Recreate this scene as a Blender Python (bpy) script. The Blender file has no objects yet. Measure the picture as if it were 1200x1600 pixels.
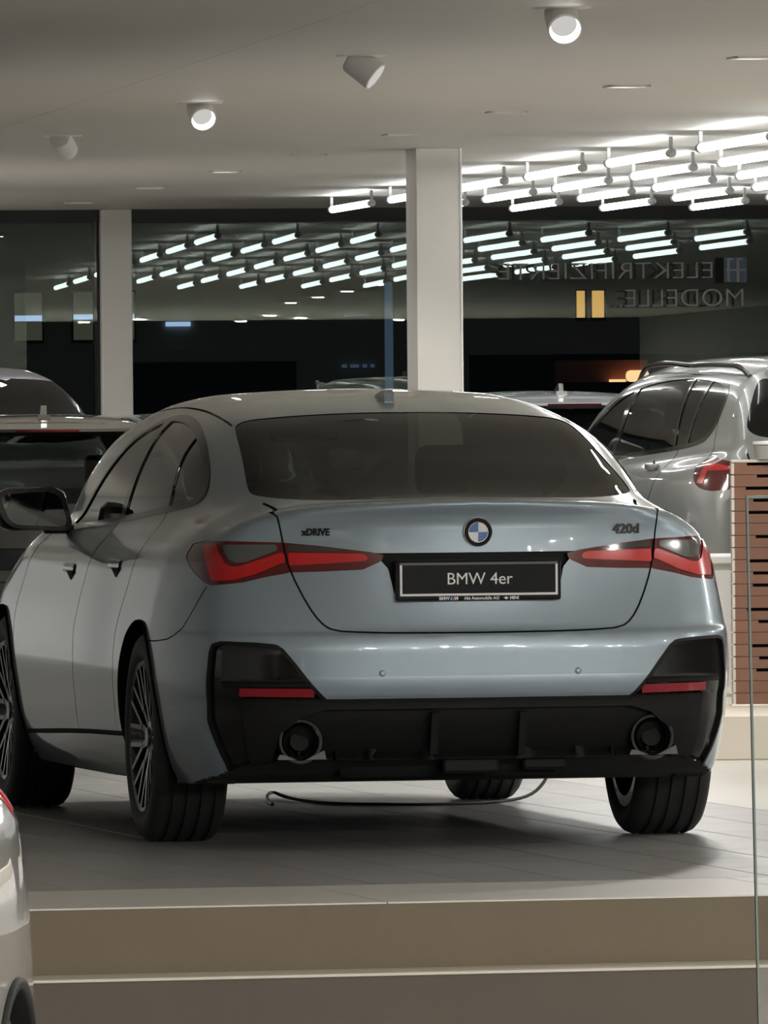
import bpy, bmesh, math, random
import numpy as np
from mathutils import Matrix, Vector
random.seed(7)
SC = bpy.context.scene
COL = SC.collection
# ------------------------------------------------------------------ camera, world, exposure
PIT = math.atan((800-606)/16155.0); ROLL = math.radians(0.5); CAMZ = 1.443
cd = bpy.data.cameras.new('camera'); co = bpy.data.objects.new('camera', cd); COL.objects.link(co)
cd.sensor_fit = 'VERTICAL'; cd.sensor_height = 36; cd.lens = 16155*36/1600; cd.clip_start = .5; cd.clip_end = 700
fw = Vector((0, math.cos(PIT), -math.sin(PIT))); up = Vector((0, math.sin(PIT), math.cos(PIT))); rt = Vector((1, 0, 0))
r2 = rt*math.cos(ROLL)-up*math.sin(ROLL); u2 = up*math.cos(ROLL)+rt*math.sin(ROLL)
co.matrix_world = Matrix(((r2.x, u2.x, -fw.x, 0), (r2.y, u2.y, -fw.y, 0), (r2.z, u2.z, -fw.z, CAMZ), (0, 0, 0, 1)))
SC.camera = co
SC.view_settings.view_transform = 'Standard'; SC.view_settings.look = 'None'; SC.view_settings.gamma = 1
SC.view_settings.use_curve_mapping = False; SC.view_settings.exposure = 0.08
W = bpy.data.worlds.new('night'); SC.world = W; W.use_nodes = True
W.node_tree.nodes['Background'].inputs[0].default_value = (.012, .014, .018, 1)
W.node_tree.nodes['Background'].inputs[1].default_value = 1.0
SC.cycles.use_denoising = True
SC.cycles.max_bounces = 10; SC.cycles.transparent_max_bounces = 24
SC.cycles.caustics_reflective = False; SC.cycles.caustics_refractive = False
SC.cycles.sample_clamp_indirect = 6.0
PHI = math.radians(6.5); WALL = 66.0; CEIL = CAMZ+(606-325)/16155*WALL
WX, WY = math.cos(PHI), math.sin(PHI); UX, UY = math.sin(PHI), -math.cos(PHI)
def room(s, t): return (s*WX+t*UX, WALL+s*WY+t*UY)
TUBE_E, SPOT_W, SLOT_W, FRONT_W, SIDE_W = 13.0, 38.0, 30.0, 265.0, 110.0
# ------------------------------------------------------------------ materials
def new_mat(name):
    m = bpy.data.materials.new(name); m.use_nodes = True
    return m, m.node_tree.nodes, m.node_tree.links
def pbr(name, col, rough=.5, metal=0, coat=0, noise=0, nscale=30, bump=0, bscale=200, spec=.5, stretch=None, coat_rough=.03, emit=None, es=0):
    m, N, L = new_mat(name); b = N['Principled BSDF']
    b.inputs['Base Color'].default_value = (*col, 1); b.inputs['Roughness'].default_value = rough
    b.inputs['Metallic'].default_value = metal; b.inputs['Specular IOR Level'].default_value = spec
    b.inputs['Coat Weight'].default_value = coat; b.inputs['Coat Roughness'].default_value = coat_rough
    if emit: b.inputs['Emission Color'].default_value = (*emit, 1); b.inputs['Emission Strength'].default_value = es
    if noise or bump:
        tc = N.new('ShaderNodeTexCoord'); mp = N.new('ShaderNodeMapping'); L.new(tc.outputs['Object'], mp.inputs[0])
        if stretch: mp.inputs['Scale'].default_value = stretch
    if noise:
        n = N.new('ShaderNodeTexNoise'); n.inputs['Scale'].default_value = nscale; n.inputs['Detail'].default_value = 5
        L.new(mp.outputs[0], n.inputs['Vector'])
        mx = N.new('ShaderNodeMixRGB'); mx.inputs[1].default_value = (*[c*(1-noise) for c in col], 1); mx.inputs[2].default_value = (*[min(1, c*(1+noise)) for c in col], 1)
        L.new(n.outputs['Fac'], mx.inputs[0]); L.new(mx.outputs[0], b.inputs['Base Color'])
    if bump:
        n2 = N.new('ShaderNodeTexNoise'); n2.inputs['Scale'].default_value = bscale; n2.inputs['Detail'].default_value = 3
        L.new(mp.outputs[0], n2.inputs['Vector'])
        bp = N.new('ShaderNodeBump'); bp.inputs['Strength'].default_value = bump; bp.inputs['Distance'].default_value = .01
        L.new(n2.outputs['Fac'], bp.inputs['Height']); L.new(bp.outputs[0], b.inputs['Normal'])
    return m
def paint(name, col, metal=.55, rough=.34, coat=1.0):
    """metallic car lacquer with fine flake variation; the inner side of the sheet is dark trim"""
    m, N, L = new_mat(name); b = N['Principled BSDF']
    tc = N.new('ShaderNodeTexCoord'); n = N.new('ShaderNodeTexNoise'); n.inputs['Scale'].default_value = 900
    L.new(tc.outputs['Object'], n.inputs['Vector'])
    mx = N.new('ShaderNodeMixRGB'); mx.inputs[1].default_value = (*[c*.93 for c in col], 1); mx.inputs[2].default_value = (*[c*1.07 for c in col], 1)
    L.new(n.outputs['Fac'], mx.inputs[0])
    L.new(mx.outputs[0], b.inputs['Base Color'])
    b.inputs['Metallic'].default_value = metal; b.inputs['Roughness'].default_value = rough
    b.inputs['Coat Weight'].default_value = coat; b.inputs['Coat Roughness'].default_value = .025
    d = N.new('ShaderNodeBsdfDiffuse'); d.inputs[0].default_value = (.012, .012, .012, 1)
    g = N.new('ShaderNodeNewGeometry'); ms = N.new('ShaderNodeMixShader')
    L.new(g.outputs['Backfacing'], ms.inputs[0]); L.new(b.outputs[0], ms.inputs[1]); L.new(d.outputs[0], ms.inputs[2])
    L.new(ms.outputs[0], N['Material Output'].inputs['Surface'])
    return m
def glass(name, tint, refl=(1, 1, 1), boost=1.0, rough=.0, graze=.9):
    """thin pane: tinted see-through plus Fresnel mirror"""
    m, N, L = new_mat(name); N.remove(N['Principled BSDF'])
    t = N.new('ShaderNodeBsdfTransparent'); t.inputs[0].default_value = (*tint, 1)
    g = N.new('ShaderNodeBsdfGlossy'); g.inputs['Roughness'].default_value = rough; g.inputs['Color'].default_value = (*refl, 1)
    f = N.new('ShaderNodeLayerWeight'); f.inputs['Blend'].default_value = .5
    pw = N.new('ShaderNodeMath'); pw.operation = 'POWER'; pw.inputs[1].default_value = 4.5; L.new(f.outputs['Facing'], pw.inputs[0])
    mu = N.new('ShaderNodeMath'); mu.operation = 'MULTIPLY_ADD'; mu.inputs[1].default_value = graze; mu.inputs[2].default_value = .05*boost; mu.use_clamp = True
    L.new(pw.outputs[0], mu.inputs[0])
    ms = N.new('ShaderNodeMixShader'); L.new(mu.outputs[0], ms.inputs[0]); L.new(t.outputs[0], ms.inputs[1]); L.new(g.outputs[0], ms.inputs[2])
    L.new(ms.outputs[0], N['Material Output'].inputs['Surface'])
    return m
def emis(name, col, s):
    m, N, L = new_mat(name); N.remove(N['Principled BSDF'])
    e = N.new('ShaderNodeEmission'); e.inputs[0].default_value = (*col, 1); e.inputs[1].default_value = s
    L.new(e.outputs[0], N['Material Output'].inputs['Surface']); return m
M = dict(
 bluegrey=paint('blue_grey_paint', (.265, .325, .37), .26, .34),
 silver=paint('silver_paint', (.27, .27, .255), .5, .38), white=paint('white_paint', (.30, .29, .27), .4, .3),
 olive=paint('grey_olive_paint', (.055, .055, .045), .3, .36), palesilver=paint('pale_silver_paint', (.60, .60, .62), .4, .32),
 lilac=paint('lilac_grey_paint', (.34, .34, .40), .5, .34), blackpaint=paint('black_paint', (.012, .012, .013), .1, .3),
 black=pbr('black_plastic', (.008, .008, .008), .55, bump=.05, spec=.15), gloss=pbr('gloss_black', (.006, .006, .006), .12, spec=.5),
 darkgrey=pbr('grey_plastic', (.010, .010, .010), .5, bump=.05, spec=.18), gap=pbr('seam_black', (.004, .004, .004), .8),
 rubber=pbr('tyre_rubber', (.016, .016, .016), .62, noise=.15, bump=.1, bscale=120),
 rim=pbr('dark_rim', (.05, .05, .052), .25, .7, coat=.6), rimcut=pbr('polished_rim', (.20, .20, .195), .2, .9),
 disc=pbr('brake_steel', (.22, .22, .22), .35, .9), chrome=pbr('chrome', (.75, .75, .74), .08, 1),
 darkchrome=pbr('dark_chrome', (.16, .16, .15), .12, 1), brushed=pbr('satin_metal', (.05, .047, .04), .4, .3),
 carglass=glass('tinted_car_glass', (.065, .068, .058), boost=1.0), rearglass=glass('rear_car_glass', (.06, .064, .052), boost=.7, graze=.45), clearcar=glass('windscreen_glass', (.62, .68, .64), boost=1.0),
 mirror=pbr('mirror_glass', (.14, .15, .145), .02, 1), lensdark=pbr('smoked_lens', (.030, .034, .034), .08, coat=1),
 lensgrey=pbr('grey_lens', (.10, .105, .10), .12, coat=1),
 lensred=pbr('dark_red_lens', (.10, .002, .004), .1, coat=1), barred=pbr('red_light_bar', (.55, .004, .006), .25, coat=1),
 reflred=pbr('red_reflector', (.26, .008, .016), .25, coat=.6), white_print=pbr('white_print', (.78, .78, .76), .5),
 blue=pbr('emblem_blue', (.02, .13, .42), .2, coat=1), navy=pbr('stripe_navy', (.02, .05, .25), .4), sky=pbr('stripe_blue', (.1, .35, .7), .4), red=pbr('stripe_red', (.6, .02, .03), .4),
 seat=pbr('black_leather', (.02, .02, .02), .5), cable=pbr('cable_black', (.01, .01, .01), .5),
 ceil=pbr('brushed_ceiling', (.62, .59, .535), .5, noise=.05, nscale=3, bump=.06, bscale=14, stretch=(.25, 2.5, 1), spec=.5),
 wall=pbr('plaster_wall', (.64, .66, .66), .8, noise=.05, nscale=4), walldark=pbr('dark_plaster', (.16, .155, .145), .8, noise=.05, nscale=4), pillar=pbr('painted_pillar', (.74, .71, .65), .55, noise=.03, nscale=6),
 edge=pbr('pillar_edge', (.85, .84, .80), .3), frame=pbr('dark_window_frame', (.006, .006, .006), .45),
 riser=pbr('painted_riser', (.125, .092, .052), .6, noise=.07, nscale=5, bump=.08, bscale=30), riser2=pbr('painted_base', (.085, .064, .046), .65, noise=.06, nscale=4),
 stone=pbr('edge_stone', (.60, .575, .53), .4, noise=.06, nscale=10), grout=pbr('dark_grout', (.12, .12, .115), .8),
 floorback=pbr('stone_floor', (.48, .46, .42), .35, noise=.08, nscale=5), floorlow=pbr('lower_floor', (.36, .35, .33), .35, noise=.06, nscale=4),
 plinth=pbr('beige_plinth', (.60, .55, .47), .5, noise=.05, nscale=6), desk=pbr('white_laminate', (.75, .74, .72), .4),
 wood=None, woodedge=pbr('pale_edge', (.5, .46, .39), .6), cup=pbr('grey_pot', (.30, .30, .28), .5),
 pane=glass('window_glass', (.72, .80, .74), (.86, 1.0, .90), boost=1.6), clear=glass('clear_glass', (.95, .975, .96), boost=.9), glassedge=pbr('green_glass_edge', (.10, .13, .115), .2),
 tube=emis('tube_light', (.93, .97, 1.0), TUBE_E), tubecap=pbr('tube_cap', (.55, .55, .55), .4), metal=pbr('lamp_metal', (.45, .45, .44), .4, .3),
 lampface=emis('spot_face', (1, .97, .92), 9.0), lampdim=emis('lamp_reflector', (1, .97, .92), .55), lampwhite=pbr('lamp_white', (.8, .79, .76), .4),
 outwall=pbr('night_facade', (.30, .29, .25), .9, noise=.1, nscale=2), outdark=pbr('night_black', (.003, .003, .003), .9),
 litwin=emis('lit_window', (1, .56, .16), .75), coolwin=emis('dim_window', (.55, .55, .40), .085), bluestrip=emis('blue_strip', (.45, .62, 1), .9), orange=emis('orange_lamp', (1, .55, .28), 1.6),
 bluepost=emis('lit_post', (.25, .38, .62), .16), redband=pbr('awning', (.25, .09, .07), .8), decal=pbr('window_decal', (.42, .43, .43), .6), decalblue=pbr('window_icon', (.14, .20, .25), .6),
 ground=pbr('asphalt', (.03, .03, .03), .9, noise=.2, nscale=20))
def tile_mat(name, col):
    m = pbr(name, col, .36, noise=.10, nscale=7, bump=.03, bscale=60)
    N, L = m.node_tree.nodes, m.node_tree.links
    oi = N.new('ShaderNodeObjectInfo'); hs = N.new('ShaderNodeHueSaturation'); mr = N.new('ShaderNodeMapRange')
    mr.inputs[3].default_value = .93; mr.inputs[4].default_value = 1.07
    src = N['Principled BSDF'].inputs['Base Color'].links[0].from_socket
    L.new(oi.outputs['Random'], mr.inputs[0]); L.new(mr.outputs[0], hs.inputs['Value']); L.new(src, hs.inputs['Color']); L.new(hs.outputs[0], N['Principled BSDF'].inputs['Base Color'])
    return m
M['tile'] = tile_mat('grey_floor_tile', (.33, .328, .32))
M['wood'] = tile_mat('cedar_board', (.15, .060, .030)); 
# ------------------------------------------------------------------ helpers
def link(o, parent=None):
    COL.objects.link(o)
    if parent is not None: o.parent = parent
    return o
def mk(name, V, F, mat, parent=None, smooth=False, normals=None):
    me = bpy.data.meshes.new(name); me.from_pydata([tuple(v) for v in V], [], [tuple(int(i) for i in f) for f in F])
    me.materials.append(mat)
    if smooth or normals is not None: me.polygons.foreach_set('use_smooth', [True]*len(me.polygons))
    if normals is not None: me.normals_split_custom_set_from_vertices([tuple(n) for n in normals])
    return link(bpy.data.objects.new(name, me), parent)
def mesh_np(name, V, T, mat, parent=None, normals=None):
    me = bpy.data.meshes.new(name); me.vertices.add(len(V)); me.vertices.foreach_set('co', np.ascontiguousarray(V, np.float32).ravel())
    k = T.shape[1]
    me.loops.add(T.size); me.loops.foreach_set('vertex_index', np.ascontiguousarray(T, np.int32).ravel())
    me.polygons.add(len(T)); me.polygons.foreach_set('loop_start', np.arange(0, T.size, k, dtype=np.int32))
    me.polygons.foreach_set('use_smooth', np.ones(len(T), bool)); me.update(calc_edges=True); me.validate()
    me.materials.append(mat)
    if normals is not None and len(me.vertices) == len(normals): me.normals_split_custom_set_from_vertices(np.asarray(normals, np.float32).tolist())
    return link(bpy.data.objects.new(name, me), parent)
def empty(name, loc=(0, 0, 0), rz=0):
    o = bpy.data.objects.new(name, None); o.location = loc; o.rotation_euler = (0, 0, rz); o.empty_display_size = .2; return link(o)
def tag(o, label, cat, group=None):
    o['label'] = label; o['category'] = cat
    if group: o['group'] = group
    return o
def struct(o): o['kind'] = 'structure'; return o
class MB:
    """collects simple shapes into one mesh"""
    def __init__(s): s.V = []; s.F = []
    def add(s, V, F):
        n = len(s.V); s.V += [tuple(v) for v in V]; s.F += [tuple(i+n for i in f) for f in F]; return s
    def box(s, x0, x1, y0, y1, z0, z1, mtx=None, bev=0):
        if bev:
            bm = bmesh.new(); bmesh.ops.create_cube(bm, size=1)
            for v in bm.verts: v.co = Vector(((x0+x1)/2+v.co.x*(x1-x0), (y0+y1)/2+v.co.y*(y1-y0), (z0+z1)/2+v.co.z*(z1-z0)))
            bmesh.ops.bevel(bm, geom=list(bm.edges), offset=bev, segments=2, profile=.5, affect='EDGES')
            bm.verts.index_update(); V = [v.co.copy() for v in bm.verts]; F = [[v.index for v in f.verts] for f in bm.faces]; bm.free()
        else:
            V = [Vector((x, y, z)) for x in (x0, x1) for y in (y0, y1) for z in (z0, z1)]
            F = [(0, 1, 3, 2), (4, 6, 7, 5), (0, 4, 5, 1), (2, 3, 7, 6), (0, 2, 6, 4), (1, 5, 7, 3)]
        if mtx is not None: V = [mtx @ v for v in V]
        return s.add(V, F)
    def lathe(s, prof, n=32, mtx=None, axis='z', close=False):
        """prof: (radius, height) list"""
        V = []; F = []; k = len(prof)
        for i in range(n):
            a = 2*math.pi*i/n; c, q = math.cos(a), math.sin(a)
            for r, h in prof:
                v = {'z': (r*c, r*q, h), 'x': (h, r*c, r*q), 'y': (r*c, h, -r*q)}[axis]; V.append(Vector(v))
        for i in range(n):
            for j in range(k if close else k-1):
                a = i*k+j; b = i*k+(j+1) % k; c = ((i+1) % n)*k+(j+1) % k; d = ((i+1) % n)*k+j
                F.append((a, d, c, b))
        if mtx is not None: V = [mtx @ v for v in V]
        return s.add(V, F)
    def disc(s, r, h, n=32, mtx=None, axis='y', flip=False):
        V = [Vector({'z': (r*math.cos(2*math.pi*i/n), r*math.sin(2*math.pi*i/n), h), 'y': (r*math.cos(2*math.pi*i/n), h, r*math.sin(2*math.pi*i/n)), 'x': (h, r*math.cos(2*math.pi*i/n), r*math.sin(2*math.pi*i/n))}[axis]) for i in range(n)]
        if mtx is not None: V = [mtx @ v for v in V]
        return s.add(V, [tuple(range(n))[::-1] if flip else tuple(range(n))])
    def tube(s, pts, r, n=8):
        P = [Vector(p) for p in pts]; V = []; F = []
        for i, p in enumerate(P):
            d = (P[min(i+1, len(P)-1)]-P[max(i-1, 0)]).normalized()
            a = d.cross(Vector((0, 0, 1)) if abs(d.z) < .9 else Vector((1, 0, 0))).normalized(); b = d.cross(a)
            for k in range(n):
                t = 2*math.pi*k/n; V.append(p+(a*math.cos(t)+b*math.sin(t))*r)
        for i in range(len(P)-1):
            for k in range(n): F.append((i*n+k, i*n+(k+1) % n, (i+1)*n+(k+1) % n, (i+1)*n+k))
        F.append(tuple(range(n))[::-1]); F.append(tuple((len(P)-1)*n+k for k in range(n)))
        return s.add(V, F)
    def prism(s, poly, h0, h1, plane='xz', mtx=None):
        n = len(poly); mp = {'xz': lambda a, b, h: (a, h, b), 'yz': lambda a, b, h: (h, a, b), 'xy': lambda a, b, h: (a, b, h)}[plane]
        V = [Vector(mp(a, b, h)) for h in (h0, h1) for a, b in poly]
        if mtx is not None: V = [mtx @ v for v in V]
        F = [tuple(range(n)), tuple(range(2*n-1, n-1, -1))]+[(i, n+i, n+(i+1) % n, (i+1) % n) for i in range(n)]
        return s.add(V, F)
    def build(s, name, mat, parent=None, smooth=False, angle=None):
        me = bpy.data.meshes.new(name); me.from_pydata(s.V, [], s.F); me.materials.append(mat)
        bm = bmesh.new(); bm.from_mesh(me); bmesh.ops.recalc_face_normals(bm, faces=bm.faces); bm.to_mesh(me); bm.free()
        if smooth:
            me.polygons.foreach_set('use_smooth', [True]*len(me.polygons)); me.set_sharp_from_angle(angle=math.radians(angle or 40))
        return link(bpy.data.objects.new(name, me), parent)
def text(name, body, size, mat, parent, loc, rot, extrude=.0008, align='CENTER', bold=0, sx=1.0):
    c = bpy.data.curves.new(name, 'FONT'); c.body = body; c.size = size; c.extrude = extrude; c.align_x = align; c.align_y = 'CENTER'; c.offset = bold
    c.materials.append(mat); tmp = bpy.data.objects.new(name+'_curve', c); COL.objects.link(tmp)
    me = bpy.data.meshes.new_from_object(tmp.evaluated_get(bpy.context.evaluated_depsgraph_get())); me.name = name
    bpy.data.objects.remove(tmp); bpy.data.curves.remove(c)
    if not me.materials: me.materials.append(mat)
    o = bpy.data.objects.new(name, me); o.location = loc; o.rotation_euler = rot; o.scale = (sx, 1, 1)
    return link(o, parent)
def table(xs, ys, n=600):
    """monotone cubic (pchip) table sampled densely -> fast lookup"""
    x=np.array(xs,float); y=np.array(ys,float); h=np.diff(x); d=np.diff(y)/h
    m=np.zeros_like(y); m[0]=d[0]; m[-1]=d[-1]
    for i in range(1,len(x)-1):
        if d[i-1]*d[i]>0:
            w1=2*h[i]+h[i-1]; w2=h[i]+2*h[i-1]; m[i]=(w1+w2)/(w1/d[i-1]+w2/d[i])
    q=np.linspace(x[0],x[-1],n); k=np.clip(np.searchsorted(x,q)-1,0,len(x)-2)
    t=(q-x[k])/h[k]; t2=t*t; t3=t2*t
    v=(2*t3-3*t2+1)*y[k]+(t3-2*t2+t)*h[k]*m[k]+(-2*t3+3*t2)*y[k+1]+(t3-t2)*h[k]*m[k+1]
    s=(n-1)/(x[-1]-x[0]); x0=x[0]
    def f(a):
        u=np.clip((a-x0)*s,0,n-1.001); i=u.astype(np.int32); fr=u-i
        return v[i]+(v[i+1]-v[i])*fr
    return f
def smax(a,b,k):
    h=np.maximum(k-np.abs(a-b),0)/k
    return np.maximum(a,b)+h*h*k*.25
def smin(a,b,k): return -smax(-a,-b,k)
def sstep(a,lo,hi):
    t=np.clip((a-lo)/(hi-lo),0,1); return t*t*(3-2*t)

class Shape:
    """closed car body as one smooth implicit function: f<0 inside. x half width, y forward from the tail, z up"""
    def __init__(s, sp):
        s.sp=sp
        for k,v in sp.items():
            if isinstance(v,tuple) and len(v)==2 and isinstance(v[0],list): setattr(s,k,table(*v))
            else: setattr(s,k,v)
    def f(s,x,y,z):
        ax=np.sqrt(x*x+1e-6)
        side=ax-(s.W(y)-s.tuck(z))
        if s.bump is not None: side=side-s.bump(s,ax,y,z)
        t=sstep(z,s.tz[0],s.tz[1])
        p1,p2=s.plan1(ax),s.plan2(ax); e=.01
        sl=((s.plan1(ax+e)-p1)*(1-t)+(s.plan2(ax+e)-p2)*t)/e
        rear=((s.yr(z)+p1*(1-t)+p2*t)-y)/np.sqrt(1.15+sl*sl)
        front=y-(s.length-s.planf(ax)-s.nose(z))
        top=z-(s.zc(y)-s.drop(ax)*s.dk(y))
        low=smax(side,rear,s.kr)
        low=smax(low,front,.25)
        low=smax(low,top,s.ktop(y))
        if s.lip is not None: low=smin(low,s.lip(s,ax,y,z),.02)
        gt=z-(s.zr(y)-s.crown*ax*ax)
        gs=ax-(s.Wg(y)-s.tumble(z))
        gt=gt/np.sqrt(1+((s.zr(y+.02)-s.zr(y-.02))/.04)**2) if s.steep else gt*.93
        g=smax(gt,gs*.93,s.kg)
        g=np.maximum(np.maximum(g,.85-z),np.maximum(s.gy[0]-y,y-s.gy[1]))
        if s.tail is not None: g=smax(g,s.tail(s,ax,y,z),.06)
        o=smin(low,g,s.kb)
        return np.maximum(o,s.zb(y)-z)
    def grad(s,x,y,z,e=2e-3):
        g=np.stack([s.f(x+e,y,z)-s.f(x-e,y,z),s.f(x,y+e,z)-s.f(x,y-e,z),s.f(x,y,z+e)-s.f(x,y,z-e)],-1)/(2*e)
        return g
    def project(s,V,n=4):
        for _ in range(n):
            g=s.grad(V[:,0],V[:,1],V[:,2]); v=s.f(V[:,0],V[:,1],V[:,2])
            st=(v/np.maximum((g*g).sum(1),.05))[:,None]*g
            l=np.linalg.norm(st,axis=1,keepdims=True); st*=np.minimum(1,.03/np.maximum(l,1e-9))
            V=V-st
        return V

def surface_net(F, gx, gy, gz):
    """half-car surface net (x>=0); gx[0] = -gx[1] straddles the mirror plane. Returns V, quads"""
    nx,ny,nz=len(gx),len(gy),len(gz)
    val=np.empty((nx,ny,nz),np.float32)
    for j0 in range(0,ny,24):
        j1=min(ny,j0+24)
        X,Y,Z=np.meshgrid(gx,gy[j0:j1],gz,indexing='ij')
        val[:,j0:j1,:]=F(X,Y,Z)
    val[val==0]=1e-6
    ins=val<0
    cs=np.zeros((nx-1,ny-1,nz-1),np.int8)
    for a in (0,1):
        for b in (0,1):
            for c in (0,1): cs+=ins[a:nx-1+a,b:ny-1+b,c:nz-1+c]
    act=(cs>0)&(cs<8)
    ci,cj,ck=np.nonzero(act)
    idx=-np.ones(act.shape,np.int32); idx[ci,cj,ck]=np.arange(len(ci))
    acc=np.zeros((len(ci),3)); cnt=np.zeros(len(ci))
    cor=[(a,b,c) for a in (0,1) for b in (0,1) for c in (0,1)]
    for p in range(8):
        for q in range(p+1,8):
            A,B=cor[p],cor[q]
            if sum(abs(A[i]-B[i]) for i in range(3))!=1: continue
            va=val[ci+A[0],cj+A[1],ck+A[2]].astype(float); vb=val[ci+B[0],cj+B[1],ck+B[2]].astype(float)
            m=(va<0)!=(vb<0); t=np.where(m,va/np.where(m,va-vb,1),0)
            pa=np.stack([gx[ci+A[0]],gy[cj+A[1]],gz[ck+A[2]]],1); pb=np.stack([gx[ci+B[0]],gy[cj+B[1]],gz[ck+B[2]]],1)
            acc+=np.where(m[:,None],pa+(pb-pa)*t[:,None],0); cnt+=m
    V=acc/cnt[:,None]
    Q=[]
    # x edges
    for ax in range(3):
        sl0=[slice(None)]*3; sl1=[slice(None)]*3
        sl0[ax]=slice(0,-1); sl1[ax]=slice(1,None)
        o=[i for i in range(3) if i!=ax]
        for i in o:
            sl0[i]=slice(1,-1); sl1[i]=slice(1,-1)
        a=ins[tuple(sl0)]; b=ins[tuple(sl1)]
        e=np.nonzero(a!=b); flip=a[e]
        pos=[e[0].copy(),e[1].copy(),e[2].copy()]
        for i in o: pos[i]=pos[i]+1
        def cell(d1,d2):
            p=[pos[0],pos[1],pos[2]]; p[o[0]]=p[o[0]]-d1; p[o[1]]=p[o[1]]-d2
            return idx[p[0],p[1],p[2]]
        q=np.stack([cell(1,1),cell(0,1),cell(0,0),cell(1,0)],1)
        fl=flip if ax!=1 else ~flip
        q[~fl]=q[~fl][:,::-1]
        Q.append(q)
    Q=np.concatenate(Q)
    V[ci==0,0]=0
    return V,Q,(ci==0)

def poly_sd(px,py,poly,closed=True):
    """signed distance to a polygon (negative inside); for open polylines unsigned distance"""
    P=np.asarray(poly,float); n=len(P); d=np.full(px.shape,1e9); ins=np.zeros(px.shape,bool)
    for i in range(n if closed else n-1):
        a=P[i]; b=P[(i+1)%n]; e=b-a; wx=px-a[0]; wy=py-a[1]
        t=np.clip((wx*e[0]+wy*e[1])/max(e@e,1e-12),0,1)
        d=np.minimum(d,(wx-e[0]*t)**2+(wy-e[1]*t)**2)
        if closed and a[1]!=b[1]:
            c=((a[1]<=py)&(b[1]>py))|((b[1]<=py)&(a[1]>py))
            ins^=c&(px<a[0]+(py-a[1])/(b[1]-a[1])*e[0])
    d=np.sqrt(d)
    return np.where(ins,-d,d) if closed else d
def chaikin(P,n=2,closed=True):
    P=np.asarray(P,float)
    for _ in range(n):
        N=np.roll(P,-1,0) if closed else P[1:]
        A=P if closed else P[:-1]
        q=np.stack([A*.75+N*.25,A*.25+N*.75],1).reshape(-1,P.shape[1])
        P=q if closed else np.vstack([P[:1],q,P[-1:]])
    return P
def split(V,T,R,g,rsel=None):
    """cut triangles along g=0 (g per vertex, +: keep side). R: region id per triangle. returns V,T,R,inside mask, and interpolated list"""
    g=np.where(np.abs(g)<1e-7,1e-7,g)
    s=g[T]<0; k=s.sum(1)
    cut=(k==1)|(k==2)
    if rsel is not None: cut&=rsel
    keep=~cut
    Tk=T[keep]; Rk=R[keep]; ink=k[keep]==3
    Tc=T[cut]; Rc=R[cut]; sc=s[cut]; kc=k[cut]
    # rotate so the lone vertex is first
    lone=np.where(kc==1,sc.argmax(1),(~sc).argmax(1))
    r=np.arange(len(Tc)); a=Tc[r,lone]; b=Tc[r,(lone+1)%3]; c=Tc[r,(lone+2)%3]
    def ev(p,q):
        lo=np.minimum(p,q).astype(np.int64); hi=np.maximum(p,q).astype(np.int64); return lo*len(V)+hi
    k1=ev(a,b); k2=ev(a,c)
    u,inv=np.unique(np.concatenate([k1,k2]),return_inverse=True)
    lo=u//len(V); hi=u%len(V); t=g[lo]/(g[lo]-g[hi])
    NV=V[lo]+(V[hi]-V[lo])*t[:,None]
    m1=inv[:len(a)]+len(V); m2=inv[len(a):]+len(V)
    Tn=np.concatenate([np.stack([a,m1,m2],1),np.stack([m1,b,c],1),np.stack([m1,c,m2],1)])
    lin=kc==1
    inn=np.concatenate([lin,~lin,~lin])
    return np.vstack([V,NV]),np.vstack([Tk,Tn]),np.concatenate([Rk,Rc,Rc,Rc]),np.concatenate([ink,inn])
# ------------------------------------------------------------------ car bodies: meshing, cutting into panels
MAPS = dict(rear=lambda V: (np.arctan2(np.abs(V[:, 0]), 1.2-V[:, 1]), V[:, 2]), side=lambda V: (V[:, 1], V[:, 2]), plan=lambda V: (np.abs(V[:, 0]), V[:, 1]), front=lambda V: (np.abs(V[:, 0]), V[:, 2]))
def body_mesh(S, gx, gy, gz):
    V, Q, c0 = surface_net(S.f, gx, gy, gz)
    V = S.project(V, 5); V[c0, 0] = 0
    T = np.vstack([Q[:, [0, 1, 2]], Q[:, [0, 2, 3]]])
    n = np.cross(V[T[:, 1]]-V[T[:, 0]], V[T[:, 2]]-V[T[:, 0]]); T = T[np.linalg.norm(n, axis=1) > 1e-10]
    n = np.cross(V[T[:, 1]]-V[T[:, 0]], V[T[:, 2]]-V[T[:, 0]]); C = V[T].mean(1); g = S.grad(C[:, 0], C[:, 1], C[:, 2])
    fl = (n*g).sum(1) < 0; T[fl] = T[fl][:, ::-1]
    return V, T
def line_side(px, py, P):
    best = np.full(px.shape, 1e9); side = np.ones(px.shape)
    for i in range(len(P)-1):
        a, b = P[i], P[i+1]; e = b-a; wx, wy = px-a[0], py-a[1]; t = np.clip((wx*e[0]+wy*e[1])/max(e@e, 1e-12), 0, 1)
        d = (wx-e[0]*t)**2+(wy-e[1]*t)**2; m = d < best; best[m] = d[m]; side[m] = np.sign(e[0]*wy-e[1]*wx)[m]
    side[side == 0] = 1; return side
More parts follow.
